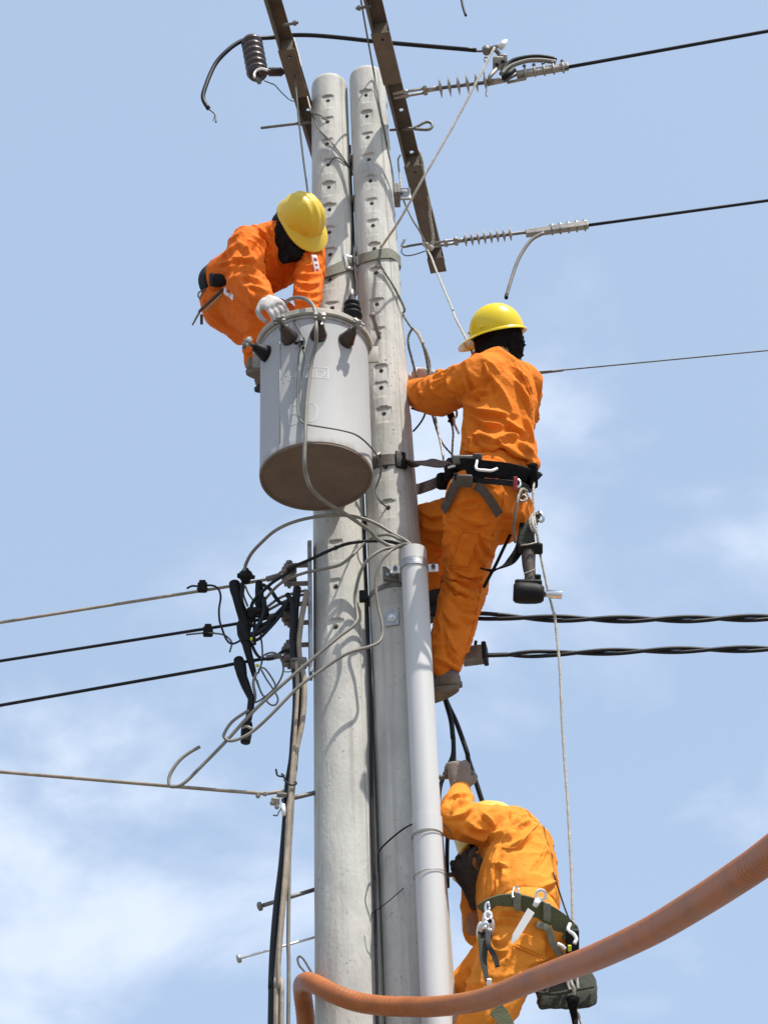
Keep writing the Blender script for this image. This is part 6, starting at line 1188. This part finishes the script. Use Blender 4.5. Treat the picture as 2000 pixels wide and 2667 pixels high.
limb(mb, [hjL, hjL.lerp(kL, .5), kL], [.122, .106, .088]); limb(mb, [kL, kL.lerp(aL, .4), aL], [.088, .080, .060]); limb(mb, [hjR, hjR.lerp(kR, .5), kR], [.108, .092, .078]); limb(mb, [kR, kR.lerp(aR, .4), aR], [.078, .072, .056])
fl = [([(650, 1290), (750, 1270), (900, 1310)], .012, .012), ([(640, 1340), (760, 1340), (930, 1360)], .012, .012), ([(640, 1500), (680, 1520), (740, 1490)], .010, .009), ([(630, 1580), (690, 1600), (740, 1580)], .010, .009), ([(700, 1790), (740, 1660), (780, 1540)], .008, .008), ([(440, 1700), (490, 1760), (480, 1860)], .010, .010), ([(400, 1820), (450, 1860), (540, 1850)], .010, .010), ([(1080, 1420), (1100, 1520), (1090, 1640)], .010, .009), ([(900, 1700), (1000, 1660), (1080, 1640)], .011, .008)]
tz = garment('trousers', mb, .0075, 'orange3', w3, [(8, fl)], 6.1, (.009, 12, 9), axis=RX*.8 + UP*.4, smooth=3)
pk, rows, n_, m_ = patch(tz, 8, [(840, 1440), (1060, 1500), (1030, 1640), (790, 1540)], 6.05, .007, 'orange3', 'pocket_flap')
MB().tube([p + (CAM - p).normalized()*.008 for p in rows[m_*(n_+1):]], .003, 6).make('flap_welt', M['orange3'], pk)
boot('boot', aL + Vector((0, 0, -.06)), Vector((.1, 0, 1)), Vector((-.9, .2, -.3)), 'darkboot', w3); boot('boot', aR + Vector((0, 0, -.06)), Vector((.1, 0, 1)), Vector((-.9, .2, -.3)), 'darkboot', w3)
helmet(w3, hc3 + u3*.038, fw, uph, 'helmet3', rx=.132, ry=.112, h=.140, visor=.060)
hood(w3, hc3, fw, uph, neck, .075, slit=True)
hand(wL + UP*.004, UP*.90 + F*.40 - RX*.04, F*.9 - UP*.4 - RX*.3, -1, (1.0, .9, .6), .2, 'glove', 'greyglove', w3, 1.05, .025, 1.5)
hand(Q(15, 515, 1650, 6.30), UP*.85 - RX*.42 - F*.1, F*.85 + RX*.50, -1, (.75, .9, .5), 1.6, 'glove', 'darkglove', w3, 1.05, .03, .3)
MB().box(Q(8, 460, 1385, 6.40), RX*.020, UP*.024, F*.012, .006).make('elbow_patch', M['tancable'], w3)
# olive belt
G3 = [jk3, tz]; bk3 = [Q(8, 1215, 1480, 6.28), Q(8, 1000, 1440, 6.42), Q(8, 760, 1350, 6.42), Q(8, 600, 1300, 6.30)]
bl = belt_ring(G3, 8, [(572, 1275, 6.15), (620, 1240), (690, 1215), (770, 1205), (860, 1215), (950, 1245), (1040, 1290), (1120, 1340), (1190, 1400, 6.12), (1235, 1460, 6.18)], .014, 6.06, bk3, .066, .012, 'tool_belt', 'olive', w3)
for x, y, mt in ((830, 1215, 'oliveGrey'), (1035, 1285, 'oliveGrey')):
    p = surf(G3, 8, x, y, .032, 6.02)[0]; MB().box(p, RX*.012 + UP*-.003, UP*.030, F*.005, .002).make('belt_loop', M['olive2'] if 'olive2' in M else M[mt], bl)
wire('belt_clip', surfpts(G3, 8, [(800, 1190), (795, 1150), (812, 1115), (836, 1120), (822, 1160)], .035, 6.0), .004, M['chrome'], bl)
MB().ribbon(crom(qs(8, [(640, 2050, 6.0), (690, 2100, 6.0), (740, 2200, 6.0)])), [Vector((0, -1, -.2))]*20, .05, .006).make('leg_strap', M['olive'], bl, smooth=False)
MB().ribbon(crom(surfpts(G3, 8, [(960, 1370), (1060, 1410), (1110, 1520), (1160, 1620)], .016, 6.06)), [Vector((0, -1, -.2))]*30, .022, .005).make('seat_strap', M['oliveGrey'], bl, smooth=False)
# ring spanner stuck in the belt
t = thing('ring_spanner', Q(8, 770, 1530, 6.0), 'bright white ring spanner stuck through the lowest worker\'s olive belt', 'spanner'); Ys = min(surf(G3, 8, 1005, 1145, .05, 6.0)[0].y, surf(G3, 8, 860, 1380, .03, 6.0)[0].y, surf(G3, 8, 950, 1260, .045, 6.0)[0].y)
rc_ = Q(8, 1008, 1140, Ys); MB().rings([[rc_ + (RX*math.cos(k*math.pi/12) + UP*math.sin(k*math.pi/12))*r + F*o for k in range(24)] for r, o in ((.021, .005), (.021, -.005), (.011, -.005), (.011, .005))], cap=False, closed=True).make('ring_head', M['whitepaint'], t, sharp=40); MB().tube([Q(8, 985, 1180, Ys), Q(8, 958, 1230, Ys)], [.011, .009], 10).make('neck', M['whitepaint'], t)
a_, b_ = Q(8, 930, 1265, Ys - .01), Q(8, 772, 1525, Ys); dd = (b_ - a_); sd_ = dd.cross(F).normalized(); MB().rings([[a_ + sd_*.013 + F*.004, a_ - sd_*.013 + F*.004, a_ - sd_*.013 - F*.004, a_ + sd_*.013 - F*.004], [a_ + dd*.8 + sd_*.011 + F*.004, a_ + dd*.8 - sd_*.011 + F*.004, a_ + dd*.8 - sd_*.011 - F*.004, a_ + dd*.8 + sd_*.011 - F*.004], [b_ + sd_*.003 + F*.003, b_ - sd_*.003 + F*.003, b_ - sd_*.003 - F*.003, b_ + sd_*.003 - F*.003]]).make('handle', M['whitepaint'], t, smooth=False)
t = thing('ratchet_hook', Q(8, 560, 1480, 6.0), 'shiny chrome rope grab clipped at the lowest worker\'s hip', 'rope grab'); Yr = surf(G3, 8, 600, 1380, .035, 6.02)[0].y
for x, y, a1, a2, yo, mt_ in ((585, 1340, .020, .030, 0, 'chrome'), (560, 1410, .024, .026, -.008, 'chrome'), (602, 1400, .018, .034, .006, 'bright'), (525, 1440, .014, .036, .010, 'bright'), (590, 1455, .016, .018, -.012, 'dark_steel')):
    e_ = MB(); ico(e_, Q(8, x, y, Yr + yo), [RX*a1, F*.009, UP*a2]); e_.make('side_plate' if mt_ != 'dark_steel' else 'cam', M[mt_], t)
for x, y, r_ in ((600, 1345, .007), (560, 1405, .009), (605, 1425, .008), (570, 1360, .006), (548, 1440, .006)): MB().lathe(Q(8, x, y, Yr - .016), -F, [(0, 0), (r_, 0), (r_, .005), (r_*.5, .008), (0, .008)], 14).make('rivet', M['black'] if r_ < .008 else M['chrome'], t)
ring3(8, 582, 1240, 16, 40, Yr, .005, 'eye', 'chrome', t); ring3(8, 585, 1310, 26, 34, Yr - .012, .006, 'shackle', 'bright', t)
MB().box(Q(8, 512, 1490, Yr), RX*.006, UP*.008, F*.006, .002).make('yellow_tab', M['yellowtape'], t)
t = thing('olive_lanyard', Q(8, 590, 1860, 6.0), 'frayed olive lanyard strap hanging under the chrome rope grab', 'lanyard')
MB().ribbon(crom(surfpts(G3, 8, [(585, 1450, Yr), (575, 1560), (570, 1680), (585, 1830)], .03, Yr)), [Vector((0, -1, -.3))]*30, [.042 - .0016*i for i in range(19)], .010).make('strap', M['bag'], t, smooth=False)
MB().ribbon(crom(surfpts(G3, 8, [(610, 1470, Yr), (620, 1560), (645, 1650), (665, 1720)], .035, Yr)), [Vector((0, -1, -.3))]*30, .016, .008).make('tail', M['black'], t, smooth=False)
MB().box(surf(G3, 8, 605, 1850, .03, Yr)[0], RX*.008, UP*.012, F*.006, .003).make('end_clip', M['whitepaint'], t)
t = thing('snap_hook', Q(8, 1250, 1600, 6.05), 'white snap hook at the lowest worker\'s olive belt end', 'hook')
wire('hook_body', qs(8, [(1240, 1370, 6.06), (1225, 1420, 6.05), (1265, 1450, 6.05), (1290, 1490, 6.05), (1275, 1530, 6.05)]), .0065, M['whitepaint'], t); MB().box(Q(8, 1260, 1530, 6.08), RX*.022, UP*.050, F*.012, .008).make('hook_strap', M['black'], t); MB().box(Q(8, 1237, 1565, 6.05), RX*.006, UP*.010, F*.006, .002).make('yellow_tab', M['yellowtape'], t); wire('hook_gate', qs(8, [(1140, 1530, 6.02), (1175, 1545, 6.02), (1200, 1570, 6.03)]), .006, M['whitepaint'], t)
tag(wire('thin_cord', qs(8, [(1105, 960, 6.12), (1160, 1130, 6.12), (1220, 1300, 6.11), (1290, 1450, 6.10)]), .003, M['blackcable']), 'thin dark cord from the lowest worker\'s back to the snap hook', 'cord')
# canvas tool bag
b0 = Q(16, 1340, 1150, 6.16); t = thing('tool_bag', Q(16, 1340, 1290, 6.16), 'dark olive canvas tool bag hanging behind the orange pipe', 'bag')
tilt = (RX*.985 + UP*.06).normalized(); upb = (UP*.985 - RX*.06).normalized()
mb = MB(); loft(mb, [(Q(16, 1350, 1275, 6.16), tilt*.090, F*.050), (Q(16, 1345, 1255, 6.16), tilt*.098, F*.058), (Q(16, 1345, 1190, 6.16), tilt*.100, F*.060), (Q(16, 1330, 1130, 6.16), tilt*.103, F*.060), (Q(16, 1340, 1040, 6.17), tilt*.095, F*.055), (Q(16, 1400, 960, 6.18), tilt*.066, F*.045), (Q(16, 1440, 860, 6.19), tilt*.040, F*.03)], 28, 4)
garment('bag_body', mb, .007, 'bag', t, cr=(.006, 16, 3), smooth=3)
wire('bag_rim', [Q(16, 1060, 1150, 6.10), Q(16, 1180, 1165, 6.075), Q(16, 1340, 1145, 6.07), Q(16, 1480, 1115, 6.075), Q(16, 1600, 1090, 6.10)], .006, M['bag'], t)
wire('bag_cord', qs(16, [(1375, 1000, 6.09), (1385, 1060, 6.06), (1410, 1120, 6.055), (1405, 1200, 6.06)]), .007, M['greycable'], t)
lumpy(qs(16, [(1400, 1210, 6.06), (1400, 1240, 6.06), (1400, 1300, 6.08), (1415, 1390, 6.1), (1425, 1480, 6.1)]), [.022, .020, .014, .012, .009], 'bag_strap', 'blackcloth', t, .05)

# stitched seams on the second worker's suit
def seam(parent, objs, z, pts, Yf, r=.0022, mt='orange2'):
    P_ = surfpts(objs, z, [(p.x, p.y) for p in crom([Vector((x, y, 0)) for x, y in pts], 8)], .002, Yf); MB().tube(smoothp(P_, 1), r, 6).make('seam', M[mt], parent)
seam(jk2, [jk2], 5, [(800, 545), (822, 620), (820, 700), (790, 800), (740, 870)], 6.0)
seam(jk2, [jk2], 5, [(1060, 560), (1140, 680), (1190, 820), (1215, 960)], 6.05)
seam(jk2, [jk2], 5, [(620, 1330), (760, 1345), (950, 1350), (1100, 1390), (1210, 1430)], 6.0)
seam(pk.parent if 0 else G2[0], G2, 6, [(745, 470), (735, 700), (700, 980), (640, 1250), (560, 1500)], 6.1)
seam(G2[0], G2, 14, [(1010, 430), (1000, 600), (960, 780), (880, 940)], 5.95)
seam(jk3, [jk3], 8, [(1000, 560), (900, 660), (800, 760), (700, 760)], 6.2, .0020, 'orange3')
seam(jk3, [jk3], 8, [(650, 790), (630, 950), (610, 1150)], 6.2, .0020, 'orange3')
seam(jk, [jk], 10, [(880, 470), (870, 560), (840, 680), (830, 820), (820, 960)], 6.0, .0020, 'orange1')
